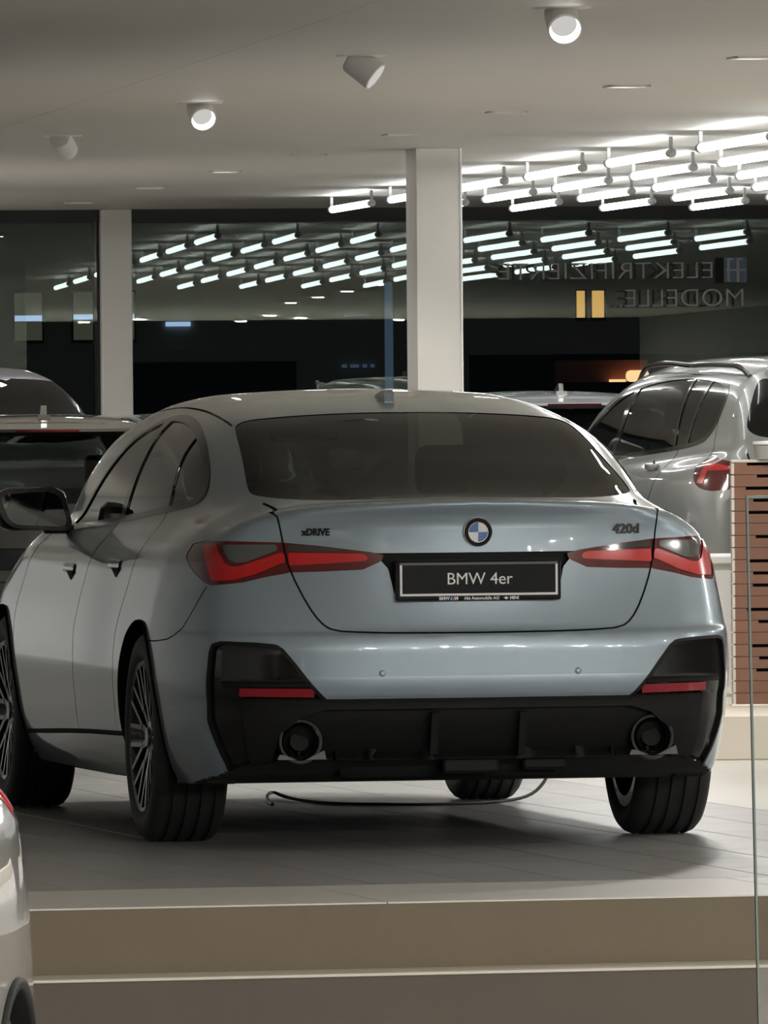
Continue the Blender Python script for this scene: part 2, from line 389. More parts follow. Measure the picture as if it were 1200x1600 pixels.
def cut_regions(S, V, T, regs):
    R = np.zeros(len(T), np.int32); ids = {'body': 0}
    for r in regs:
        rid = ids.setdefault(r['id'], len(ids))
        a, b = MAPS[r['map']](V)
        if 'line' in r:
            ln = chaikin(r['line'], 1, False); d = poly_sd(a, b, ln, False)
            # first cut along the middle of the seam, so that a thin seam never slips between vertices
            ext = np.vstack([ln[0]+(ln[0]-ln[1])*50, ln, ln[-1]+(ln[-1]-ln[-2])*50])
            sd = line_side(a, b, ext)*np.maximum(d, 1e-6)
            cv = r['cond'](V[:, 0], V[:, 1], V[:, 2]); sel = cv[T].all(1) & (d[T].min(1) < .02)
            if 'only' in r: sel &= np.isin(R, [ids[k] for k in r['only'] if k in ids])
            V, T, R, _ = split(V, T, R, sd, sel)
            a, b = MAPS[r['map']](V); g = poly_sd(a, b, ln, False)-r['w']
        else:
            P = np.asarray(r['poly'], float)
            if r.get('ch'): P = chaikin(P, r['ch'])
            g = poly_sd(a, b, P)+r.get('inset', 0)
        cond = r['cond']; cv = cond(V[:, 0], V[:, 1], V[:, 2])
        sel = cv[T].all(1)
        if 'only' in r: sel &= np.isin(R, [ids[k] for k in r['only'] if k in ids])
        V, T, R, ins = split(V, T, R, g, sel)
        C = V[T].mean(1); m = ins & cond(C[:, 0], C[:, 1], C[:, 2])
        if 'only' in r: m &= np.isin(R, [ids[k] for k in r['only'] if k in ids])
        R[m] = rid
    x0 = V[:, 0] < 1e-6
    V2 = S.project(V, 2); V2[x0, 0] = 0
    return V2, T, R, ids
def emit_region(S, V, T, R, ids, key, name, mat, parent, mode='full', off=0.0, wall=False, merge=()):
    """one region of the half shell -> one welded object ('full') or a left and a right object ('pair')"""
    want = [ids[k] for k in (key,)+tuple(merge) if k in ids]
    t = T[np.isin(R, want)]
    if len(t) == 0: return []
    u, inv = np.unique(t, return_inverse=True); t = inv.reshape(t.shape); P = V[u]
    g = S.grad(P[:, 0], P[:, 1], P[:, 2]); N = g/np.maximum(np.linalg.norm(g, axis=1, keepdims=True), 1e-6); N[P[:, 0] < 1e-6, 0] = 0
    P2 = P+N*off; P2[P[:, 0] < 1e-6, 0] = 0
    if wall and off:
        e = np.concatenate([t[:, [0, 1]], t[:, [1, 2]], t[:, [2, 0]]]); es = np.sort(e, 1)
        _, i, c = np.unique(es, axis=0, return_index=True, return_counts=True); b = e[i[c == 1]]
        b = b[~((P[b[:, 0], 0] < 1e-6) & (P[b[:, 1], 0] < 1e-6))]
        n0 = len(P2); A0, A1, B0, B1 = P2[b[:, 0]], P2[b[:, 1]], P[b[:, 0]], P[b[:, 1]]
        wn = np.cross(A1-A0, B0-A0); wn /= np.maximum(np.linalg.norm(wn, axis=1, keepdims=True), 1e-9)
        k = len(b); P2 = np.vstack([P2, A0, A1, B0, B1]); N = np.vstack([N, wn, wn, wn, wn])
        i0 = n0+np.arange(k); t = np.vstack([t, np.stack([i0, i0+k, i0+2*k], 1), np.stack([i0+k, i0+3*k, i0+2*k], 1)])
    P2m = P2*[-1, 1, 1]; Nm = N*[-1, 1, 1]
    if mode == 'pair':
        return [mesh_np(name, P2, t, mat, parent, N), mesh_np(name, P2m, t[:, ::-1], mat, parent, Nm)]
    z = P2[:, 0] < 1e-6; mp = np.arange(len(P2))+len(P2); mp[z] = np.nonzero(z)[0]
    keep = ~z; ren = np.cumsum(keep)-1; mp[keep] = len(P2)+ren[keep]
    return [mesh_np(name, np.vstack([P2, P2m[keep]]), np.vstack([t, mp[t][:, ::-1]]), mat, parent, np.vstack([N, Nm[keep]]))]
def surf_y(S, x, z, y0=-.3, y1=1.3):
    q = np.linspace(y0, y1, 1600); v = S.f(np.full_like(q, x), q, np.full_like(q, z)); i = int(np.argmax(v < 0)); return float(q[i])
def surf_x(S, y, z):
    q = np.linspace(1.2, .2, 1600); v = S.f(q, np.full_like(q, y), np.full_like(q, z)); return float(q[int(np.argmax(v < 0))])
def surf_z(S, x, y):
    q = np.linspace(2.0, .3, 1800); v = S.f(np.full_like(q, x), np.full_like(q, y), q); return float(q[int(np.argmax(v < 0))])
# ------------------------------------------------------------------ wheels
def tyre_prof(R, hw, rb):
    p = [(rb, hw*.86), (rb+.02, hw*.97), (rb+(R-rb)*.45, hw), (R-.022, hw*.95), (R-.008, hw*.84), (R-.002, hw*.72)]
    for c in (.56, .19, -.19, -.56):
        p += [(R, hw*(c+.075)), (R-.009, hw*(c+.055)), (R-.009, hw*(c-.055)), (R, hw*(c-.075))]
    return p+[(R-.002, -hw*.72), (R-.008, -hw*.84), (R-.022, -hw*.95), (rb+(R-rb)*.45, -hw), (rb+.02, -hw*.97), (rb, -hw*.86)]
def make_wheel(root, x, y, R=.335, hw=.122, rb=.242, detail=True, steer=0.0, spokes=10, rimmat='rim'):
    side = 1 if x > 0 else -1
    w = MB().lathe(tyre_prof(R, hw, rb), 72 if detail else 40, axis='x', close=True).build('wheel', M['rubber'], root, True, 50)
    w.location = (x, y, R); w.rotation_euler = (0, 0, (0 if side > 0 else math.pi)+steer)
    rim = MB().lathe([(rb+.006, hw*.88), (rb-.004, hw*.95), (rb-.016, hw*.90), (rb-.022, hw*.5), (rb-.05, -hw*.2), (rb-.03, -hw*.9), (rb+.004, -hw*.9)], 56, axis='x').build('rim', M[rimmat], w, True, 40)
    MB().lathe([(.0, hw*.02), (rb*.72, hw*.02), (rb*.72, -hw*.12), (0, -hw*.12)], 40, axis='x').build('brake_disc', M['disc'], w, True, 40)
    hub = MB().lathe([(0, hw*.80), (.030, hw*.80), (.034, hw*.74), (.062, hw*.70), (.072, hw*.3), (.0, hw*.3)], 32, axis='x').build('hub', M[rimmat], w, True, 40)
    if detail:
        MB().box(-.035, .02, .09, .165, -.11, .11, bev=.01).build('brake_caliper', M['black'], w)
    # Y-shaped spokes: a stem that forks into two thin bars
    def spoke(mb, a):
        m = Matrix.Rotation(a, 4, 'X')
        def bar(r0, o0, r1, o1, wd0, wd1, x0, x1, th):
            V = []
            for r, o, wd, xx in ((r0, o0, wd0, x0), (r1, o1, wd1, x1)):
                V += [Vector((xx, o-wd, r)), Vector((xx, o+wd, r)), Vector((xx-th, o+wd*1.3, r)), Vector((xx-th, o-wd*1.3, r))]
            mb.add([m @ v for v in V], [(0, 1, 2, 3), (7, 6, 5, 4), (0, 4, 5, 1), (1, 5, 6, 2), (2, 6, 7, 3), (3, 7, 4, 0)])
        bar(.05, 0, .115, 0, .012, .010, hw*.72, hw*.80, .035)
        bar(.10, -.004, rb-.012, -.042, .008, .007, hw*.79, hw*.92, .03); bar(.10, .004, rb-.012, .042, .008, .007, hw*.79, hw*.92, .03)
    if detail:
        for k in range(spokes):
            mb = MB(); spoke(mb, 2*math.pi*k/spokes); mb.build('spoke', M['rimcut' if k % 2 else rimmat], w)
    else:
        mb = MB()
        for k in range(spokes): spoke(mb, 2*math.pi*k/spokes)
        mb.build('spokes', M[rimmat], w)
    return w
def arch_liner(root, S, y, R, zc, x0=.55):
    """dark wheel housing behind an arch opening"""
    for sd in (1, -1):
        V = []; F = []; n = 28
        for i in range(n+1):
            a = -.55+(math.pi+1.1)*i/n; yy = y+R*math.cos(a); zz = max(.2, zc+R*math.sin(a)); xo = .80
            V += [(sd*x0, yy, zz), (sd*xo, yy, zz)]
        for i in range(n): F.append((2*i, 2*i+1, 2*i+3, 2*i+2))
        F.append(tuple(2*i for i in range(n+1)))
        mk('wheel_housing', V, F, M['gap'], root)
def arch_lip(root, S, y, R, zc, mat, wid=.03, name='arch_lip'):
    """folded edge (or cladding) round the arch opening, following the flank"""
    for sd in (1, -1):
        V = []; F = []; n = 44
        for i in range(n+1):
            a = -.42+(math.pi+.84)*i/n
            for k, (dr, dx) in enumerate(((wid, .002), (wid*.9, .010), (.002, .010), (0, 0), (0, -.06))):
                yy = y+(R+dr)*math.cos(a); zz = zc+(R+dr)*math.sin(a); V.append((sd*(surf_x(S, yy, max(zz, .21))+dx), yy, max(zz, .2)))
        for i in range(n):
            for k in range(4):
                q = (i*5+k, i*5+k+1, (i+1)*5+k+1, (i+1)*5+k); F.append(q if sd > 0 else q[::-1])
        mk(name, V, F, mat, root, True)
# ------------------------------------------------------------------ setting: platform, floors, ceiling, walls, window wall
RM = Matrix.Translation((0, WALL, 0)) @ Matrix.Rotation(PHI, 4, 'Z')          # room frame: x along the window wall, y away from the camera
PM = Matrix.Translation((0, 29.0, 0)) @ Matrix.Rotation(math.radians(13), 4, 'Z')  # platform frame: x along the front edge
LOWZ = -.76
struct(MB().box(-12, 12, -52, -34, LOWZ-.2, LOWZ, RM).build('floor', M['floorlow']))
fl = struct(MB().box(-7, 7, .9, 11.2, -.15, -.006, PM).build('floor', M['grout']))
tv = MB().box(-.148, .148, -.298, .298, -.005, 0, bev=.0015); tme = bpy.data.meshes.new('tile'); tme.from_pydata(tv.V, [], tv.F); tme.materials.append(M['tile'])
for i in range(17):
    for j in range(17):
        o = bpy.data.objects.new('tile', tme)
        o.matrix_world = PM @ Matrix.Translation((-2.35+i*.3, 1.305+j*.6, 0)); link(o); m = o.matrix_world.copy(); o.parent = fl; o.matrix_world = m
fb = MB()
fb.box(-7, -2.505, 1.0, 11.2, -.006, -.0005, PM); fb.box(2.605, 7, 1.0, 11.2, -.006, -.0005, PM)
struct(fb.build('floor', M['floorback']))
struct(MB().box(-14, 14, 11.2, 40, -.15, -.0005, PM).build('floor', M['floorback']))
es = struct(MB().box(-7, 7, .0, 1.0, -.187, -.0045, PM).build('trim_1', M['riser']))
sv = MB()
for k in range(-5, 5):
    o = MB().box(k*1.25+.002, k*1.25+1.248, 0, .998, -.005, 0, PM, bev=.001).build('stone', M['stone'], es)
struct(MB().box(-7, 7, 1.0, 11.2, -.187, -.15, PM).build('floor', M['riser']))
struct(MB().box(-7, 7, -.23, 11.2, LOWZ-.1, -.187, PM, bev=.01).build('trim_2', M['riser2']))
struct(MB().box(-7, 7, -.236, -.002, -.194, -.185, PM, bev=.002).build('trim_3', M['plinth']))  # the tread's lit top, put in as a slab of paler colour
# ceiling: wide metal boards with hairline joints
cb = struct(MB().box(-12, 12, -52, .3, CEIL+.012, CEIL+.2, RM).build('ceiling', M['ceil']))
n = 0
for i in range(6):
    for j in range(14):
        o = MB().box(-12+i*4.0+.0012, -8+i*4.0-.0012, -52.0+j*3.75+.0012, -48.25+j*3.75-.0012, CEIL, CEIL+.012, RM).build('panel', M['ceil'], cb)
struct(MB().box(-9.3, -9, -52, 0, LOWZ, CEIL, RM).build('wall_left', M['wall']))
struct(MB().box(10, 10.3, -52, 0, LOWZ, CEIL, RM).build('wall_right', M['walldark']))
# window wall: head, sill, mullions, three panes each set a hair differently in its frame
struct(MB().box(-9, 10, -.06, .10, CEIL-.082, CEIL, RM).build('trim_4', M['frame']))
struct(MB().box(-9, 10, -.06, .10, 0, .12, RM).build('trim_5', M['frame']))
s0, s1 = (157-600)/16155*WALL, (205-600)/16155*WALL
ml = struct(MB().box(s0, s1, -.16, .10, 0, CEIL, RM, bev=.006).build('trim_6', M['pillar']))
struct(MB().box(s0-.035, s0-.002, -.03, .10, 0, CEIL, RM).build('trim_7', M['frame']))
struct(MB().box(.22, .45, -.10, .10, 0, CEIL, RM).build('trim_8', M['frame']))
for nm, a, b, yaw, tilt in (('window_1', -9, s0-.02, -.8, -.2), ('window_2', s1+.01, .23, -.8, -.2), ('window_3', .44, 10, .6, -.2)):
    m = RM @ Matrix.Translation(((a+b)/2, 0, CEIL/2)) @ Matrix.Rotation(math.radians(yaw), 4, 'Z') @ Matrix.Rotation(math.radians(tilt), 4, 'X')
    h = (b-a)/2
    struct(mk(nm, [m @ Vector(v) for v in ((-h, 0, -CEIL/2), (h, 0, -CEIL/2), (h, 0, CEIL/2), (-h, 0, CEIL/2))], [(0, 1, 2, 3)], M['pane']))
pc = Matrix.Translation(((686-600)/16155*49.6, 49.6, 0)) @ Matrix.Rotation(PHI, 4, 'Z')
pl = struct(MB().box(-.098, .118, 0, .42, 0, CEIL, pc, bev=.004).build('trim_9', M['pillar']))
MB().box(.112, .124, -.004, .43, 0, CEIL, pc, bev=.003).build('corner_bead', M['edge'], pl)
# ------------------------------------------------------------------ lamps
def lamp(name, kind, loc, energy, col=(1, .97, .93), rot=None, parent=None, **k):
    l = bpy.data.lights.new(name, kind); l.energy = energy; l.color = col
    for a, b in k.items(): setattr(l, a, b)
    o = bpy.data.objects.new(name, l); o.location = loc
    if rot is not None: o.rotation_euler = rot
    return link(o, parent)
TZ = CEIL-.08
body = MB().lathe([(0, -1.03), (.015, -1.03), (.020, -1.015), (.020, 1.015), (.015, 1.03), (0, 1.03)], 14, axis='y')
tm = bpy.data.meshes.new('tube_lamp'); tm.from_pydata(body.V, [], body.F); tm.materials.append(M['tube']); tm.polygons.foreach_set('use_smooth', [True]*len(tm.polygons))
capm = MB().lathe([(0, -.05), (.021, -.04), (.021, .04), (0, .04)], 14, axis='y').box(-.008, .008, -.01, .01, .015, .076)
cm = bpy.data.meshes.new('end_cap'); cm.from_pydata(capm.V, [], capm.F); cm.materials.append(M['tubecap'])
ROWS = ['closest to the window wall', 'second from the window wall', 'third from the window wall', 'fourth from the window wall', 'fifth from the window wall', 'sixth from the window wall', 'seventh from the window wall']
CNT = ['first', 'second', 'third', 'fourth', 'fifth', 'sixth', 'seventh', 'eighth', 'ninth']
for j in range(7):
    for i in range(9):
        t = 5.15+3.07*j; s = -.765+.545*i
        x, y = room(s, t); o = bpy.data.objects.new('tube_lamp', tm); o.location = (x, y, TZ); o.rotation_euler = (0, 0, PHI); link(o)
        tag(o, '%s white tube lamp from the left in the row %s' % (CNT[i], ROWS[j]), 'lamp', 'white tube lamps under the ceiling')
        for e in (-1, 1):
            c = bpy.data.objects.new('end_cap', cm); c.location = (0, e*1.06, 0); link(c, o)
def spot_fixture(px, py, aim, lit, label, power):
    """adjustable ceiling spot: plate, stem, tilted can with a bright reflector"""
    t = (CEIL-.03-CAMZ)/ (606-py)*16155; x = (px-600)/16155*t
    r = empty('ceiling_spotlight', (x, t, CEIL)); tag(r, label, 'lamp', 'adjustable ceiling spots')
    MB().lathe([(0, -.004), (.085, -.004), (.09, 0), (0, 0)], 28).build('ceiling_plate', M['lampwhite'], r, True)
    d = Vector(aim).normalized(); q = Vector((0, 0, -1)).rotation_difference(d).to_matrix().to_4x4(); m = Matrix.Translation((0, 0, -.035)) @ q @ Matrix.Scale(.88, 4)
    can = MB().lathe([(0, .05), (.052, .05), (.058, .04), (.060, -.075), (.054, -.078), (.052, -.05)], 32, m).build('lamp_can', M['lampwhite'], r, True)
    MB().lathe([(.0535, -.074), (.046, -.040), (.030, -.030)], 32, m).build('reflector_ring', M['lampface' if lit else 'lampdim'], can, True)
    MB().disc(.046, -.041, 28, m, 'z').build('lamp_face', M['lampdim'], can)
    MB().box(-.012, .012, -.012, .012, -.03, 0).build('stem', M['metal'], r)
    l = lamp('spot_light', 'SPOT', (0, 0, 0), power, (1, .97, .93), None, r, spot_size=math.radians(48), spot_blend=.5, shadow_soft_size=.05)
    l.matrix_basis = m @ Matrix.Translation((0, 0, -.082))
    return r
spot_fixture(885, 30, (.12, -.93, -.55), True, 'bright tilted ceiling spot facing the viewer, nearest of the ceiling spots', SPOT_W*1.5)
spot_fixture(570, 100, (.80, -.25, -.62), False, 'ceiling spot turned to the right, seen edge-on above the car roof', SPOT_W*8)
spot_fixture(319, 170, (.20, -.92, -.55), True, 'bright tilted ceiling spot with a glowing ring, left of the sideways one', SPOT_W*1.5)
spot_fixture(103, 218, (.25, .85, -.50), False, 'ceiling spot turned away from the viewer, showing its pale back', SPOT_W*4)
slm = MB().box(-.072, .072, -.072, .072, -.003, -.001)
for k, (px, py, lit) in enumerate(((1183, 94, 1), (985, 137, 1), (797, 176, 0), (632, 210, 0), (487, 240, 0), (355, 265, 1), (237, 290, 0), (128, 312, 0))):
    t = (CEIL-CAMZ)/(606-py)*16155; x = (px-600)/16155*t
    r = empty('recessed_downlight', (x, t, CEIL), PHI); tag(r, '%s square recessed downlight from the viewer in the slanting ceiling row' % CNT[k], 'lamp', 'recessed square downlights')
    fr = MB()
    for a in (0, 1, 2, 3): fr.box(-.082, .082, -.082, -.066, -.008, 0, Matrix.Rotation(a*math.pi/2, 4, 'Z'))
    fr.build('bezel', M['lampwhite'], r); MB().disc(.068, -.003, 4, Matrix.Rotation(math.pi/4, 4, 'Z'), 'z', True).build('diffuser', M['lampface' if lit else 'lampdim'], r)
    lamp('downlight', 'AREA', (0, 0, -.012), SLOT_W*(1.8 if k < 2 else .12), (1, .97, .93), (0, 0, 0), r, size=.12)
# round downlights of the front bay, above and before the platform
k = 0
for j in range(3):
    for i in range(6):
        x, y = room(-2.6+i*1.8+.5*(j % 2), 47.0+j*2.2)
        r = empty('round_downlight', (x, y, CEIL)); tag(r, 'round downlight of the front bay, %s from the left, %s row before the platform' % (CNT[i], CNT[j]), 'lamp', 'round downlights of the front bay')
        MB().lathe([(.066, -.006), (.082, -.008), (.088, 0), (.066, 0)], 28).build('bezel', M['lampwhite'], r, True)
        MB().disc(.066, -.004, 24, None, 'z', True).build('diffuser', M['lampface'], r)
        lamp('downlight', 'AREA', (0, 0, -.02), FRONT_W, (1, .98, .95), (0, 0, 0), r, size=.13, shape='DISK')
for j in range(5):  # unseen downlights added to brighten the floor on the right
    x, y = room(2.35, 24.5+j*3.4)
    r = empty('round_downlight', (x, y, CEIL)); tag(r, 'added unseen downlight right of the platform, %s from the window wall' % CNT[j], 'lamp', 'added unseen downlights right of the platform')
    MB().lathe([(.066, -.006), (.082, -.008), (.088, 0), (.066, 0)], 28).build('bezel', M['lampwhite'], r, True)
    MB().disc(.066, -.004, 24, None, 'z', True).build('diffuser', M['lampface'], r)
    lamp('downlight', 'AREA', (0, 0, -.02), SIDE_W, (1, .98, .95), (0, 0, 0), r, size=.13, shape='DISK')
for j in range(3):  # unseen downlights added to lift the left wall, its pillar and the flank's reflection
    x, y = room(-5.6, 2.5+j*4.5)
    r = empty('round_downlight', (x, y, CEIL)); tag(r, 'added unseen downlight along the left wall, %s from the window wall' % CNT[j], 'lamp', 'added unseen downlights along the left wall')
    MB().lathe([(.066, -.006), (.082, -.008), (.088, 0), (.066, 0)], 28).build('bezel', M['lampwhite'], r, True)
    MB().disc(.066, -.004, 24, None, 'z', True).build('diffuser', M['lampface'], r)
    lamp('downlight', 'AREA', (0, 0, -.02), SIDE_W*1.0, (1, .98, .95), (0, 0, 0), r, size=.13, shape='DISK')
# ------------------------------------------------------------------ outside in the night
struct(MB().box(-90, 90, 70, 420, -.3, -.12).build('ground', M['ground']))
FD = 300.0; fx = lambda px: (px-600)/16155*FD; fz = lambda py: CAMZ+(606-py)/16155*FD
bd = empty('house', (0, FD, 0)); tag(bd, 'dark night building across the street with lit windows', 'building')
MB().box(fx(-120), fx(1320), .4, 9, fz(545), fz(250)).build('facade', M['outwall'], bd)
MB().box(fx(465), fx(735), .4, 9, -.1, fz(545)).build('lower_wall', M['outwall'], bd); MB().box(fx(-120), fx(207), .4, 9, -.1, fz(545)).build('lower_wall', M['outwall'], bd)
MB().box(fx(207), fx(465), .9, 1.2, -.1, fz(545)).build('dark_gateway', M['outdark'], bd); MB().box(fx(735), fx(1320), .9, 1.2, -.1, fz(545)).build('dark_gateway', M['outdark'], bd)
MB().box(fx(207), fx(465), .2, .5, fz(563), fz(545)).build('lintel', M['outwall'], bd); MB().box(fx(735), fx(1320), .1, .5, fz(556), fz(540)).build('ledge', M['outwall'], bd)
def win(x0, x1, y0, y1, mat, strip=None):
    f = MB()
    a, b, c, d = fx(x0), fx(x1), fz(y1), fz(y0); w = .05
    f.box(a-w, a, .25, .45, c-w, d+w).box(b, b+w, .25, .45, c-w, d+w).box(a, b, .25, .45, d, d+w).box(a, b, .25, .45, c-w, c)
    o = f.build('window', M['outdark'], bd); MB().box(a, b, .36, .42, c, d).build('pane', M[mat], o)
    if strip: MB().box(a, b, .30, .34, fz(strip[1]), fz(strip[0])).build('lit_strip', M['bluestrip'], o)
win(904, 917, 457, 499, 'litwin'); win(928, 947, 457, 499, 'litwin')
win(25, 68, 453, 527, 'coolwin', (488, 497)); win(117, 153, 453, 527, 'coolwin', (487, 495)); win(206, 212, 453, 527, 'coolwin', (487, 494))
MB().box(fx(261), fx(300), .30, .38, fz(507), fz(500)).build('lit_strip', M['bluestrip'], bd); MB().box(fx(540), fx(580), .30, .38, fz(494.5), fz(491)).build('lit_strip', M['bluepost'], bd)
aw = MB().box(fx(868), fx(1012), -1.2, .9, fz(600), fz(566)).build('awning', M['redband'], bd)
o = MB().box(fx(978), fx(1014), -1.6, -1.15, fz(600), fz(582), None, bev=.12).build('box_lamp', M['orange'], bd, True); o['label'] = 'glowing orange box lamp on the awning'
o = MB().box(fx(952), fx(978), -1.5, -1.15, fz(600), fz(596)).build('sign_strip', M['orange'], bd)
for px, w in ((540, 8), (556, 14), (572, 7), (584, 6)): MB().box(fx(px-w/2), fx(px+w/2), .2, .42, fz(574), fz(569)).build('lit_strip', M['bluepost'], bd)  # glints off parked cars, put in as weakly glowing strips
po = tag(MB().lathe([(0, 0), (.066, 0), (.06, 3.0), (.05, 3.08), (0, 3.08)], 16, Matrix.Translation(((610-600)/16155*150, 150, -.1))).build('light_post', M['bluepost'], None, True), 'bluish lit post standing outside behind the middle window', 'post')
lamp('facade_fill', 'AREA', (0, FD-45, 16), 260, (1, .95, .85), (math.radians(62), 0, 0), None, size=6)  # unseen area lamp added to lift the dark facade
# window lettering, read from behind
def decal(body, px_right, py, size, sx=1):
    z = CAMZ+(606-py)/16155*WALL; x = (px_right-600)/16155*WALL
    o = text('window_lettering', body, size, M['decal'], None, (0, 0, 0), (0, 0, 0), .001, 'LEFT', bold=-.0022, sx=sx)
    o.matrix_world = RM @ Matrix.Translation((x, -.22, z)) @ Matrix.Rotation(math.pi, 4, 'Z') @ Matrix.Rotation(math.pi/2, 4, 'X') @ Matrix.Scale(sx, 4, (1, 0, 0))
    return o
tag(decal('ELEKTRIFIZIERTE', 1118, 428, .155, 1.22), 'upper mirrored line of pale lettering on the right window', 'lettering')
tag(decal('MODELLE.', 1166, 471, .165, 1.10), 'lower mirrored line of pale lettering on the right window', 'lettering')
ic = MB(); ix = lambda px: (px-600)/16155*WALL; iz = lambda py: CAMZ+(606-py)/16155*WALL
ic.box(ix(1137), ix(1141), -.222, -.218, iz(445), iz(408), RM).box(ix(1152), ix(1156), -.222, -.218, iz(445), iz(408), RM).box(ix(1135), ix(1166), -.222, -.218, iz(428), iz(425), RM).box(ix(1137), ix(1147), -.222, -.218, iz(411), iz(408), RM).box(ix(1152), ix(1162), -.222, -.218, iz(411), iz(408), RM)
io = tag(mk('window_icon', [RM @ Vector(v) for v in ((ix(1132), -.214, iz(446)), (ix(1168), -.214, iz(446)), (ix(1168), -.214, iz(406)), (ix(1132), -.214, iz(406)))], [(0, 1, 2, 3)], M['decalblue']), 'small square icon on the right window beside the lettering', 'sign')
ic.build('icon_mark', M['decal'], io)
# ------------------------------------------------------------------ the blue-grey fastback on the platform
def car_root(name, x, y, rz, label, z=0.0, group=None):
    r = empty(name, (x, y, z), rz); tag(r, label, 'car', group); return r
L0=[0,.3,.5,.63,.75,.82,.9]
COUPE=dict(
 length=4.78, gy=(.3,4.15), tz=(.62,1.02), kr=.10, kg=.14, kb=.07, crown=.09,
 W=([0,.2,.5,.9,1.2,1.6,2.2,3.0,3.6,3.95,4.3,4.6,4.8],[.86,.885,.90,.912,.912,.912,.914,.914,.914,.91,.90,.86,.80]),
 tuck=([.1,.18,.26,.4,.55,.65,.72,.8,.88,.95,1.02,1.1],[.16,.09,.045,.012,0,.004,.016,.034,.052,.072,.10,.15]),
 yr=([.2,.30,.40,.478,.49,.55,.62,.672,.69,.72,.80,.92,1.0,1.04,1.07,1.12],[.16,.075,.035,.02,.012,.002,.002,.008,.026,.034,.046,.054,.056,.048,.03,.0]),
 plan1=([0,.06,.3,.5,.65,.75,.82,.88,.95],[0,.0004,.010,.03,.068,.125,.205,.33,.5]),
 plan2=([0,.06,.3,.5,.63,.75,.82,.88,.95],[0,.0012,.03,.085,.145,.22,.29,.40,.6]),
 planf=([0,.4,.7,.85,.95],[0,.05,.18,.34,.5]), nose=([0,.3,.5,.7,.9],[.05,.0,.0,.05,.25]),
 zc=([0,.1,.25,.4,.6,1.0,1.5,2.2,3.4,3.7,4.0,4.4,4.65,4.8],[1.093,1.092,1.08,1.062,1.085,1.07,1.03,.99,.99,1.0,.955,.86,.76,.68]),
 drop=([0,.06,.3,.5,.63,.75,.82,.9],[0,.0003,.006,.014,.026,.05,.08,.13]), dk=([0,.8,1.6,2.4,3.4,4.0,4.8],[1,1,.6,.3,.3,.6,1]),
 ktop=([0,.12,.4,1.2,3.5,4.8],[.018,.05,.10,.10,.10,.2]),
 zr=([.1,.25,.42,.8,1.25,1.5,1.8,2.2,2.6,3.0,3.3,3.6,3.85,4.1],[1.04,1.065,1.105,1.222,1.352,1.395,1.425,1.441,1.430,1.38,1.26,1.11,.98,.86]),
 Wg=([.1,.5,.9,1.4,2.2,3.0,3.5,3.9],[.63,.685,.73,.775,.785,.775,.75,.70]),
 tumble=([.9,.95,1.05,1.15,1.25,1.35,1.42,1.5],[-.01,0,.02,.048,.09,.15,.215,.33]),
 zb=([0,.12,.3,.6,4.2,4.8],[.285,.285,.235,.20,.17,.2]),
 bump=None, lip=None, tail=None, steep=False)

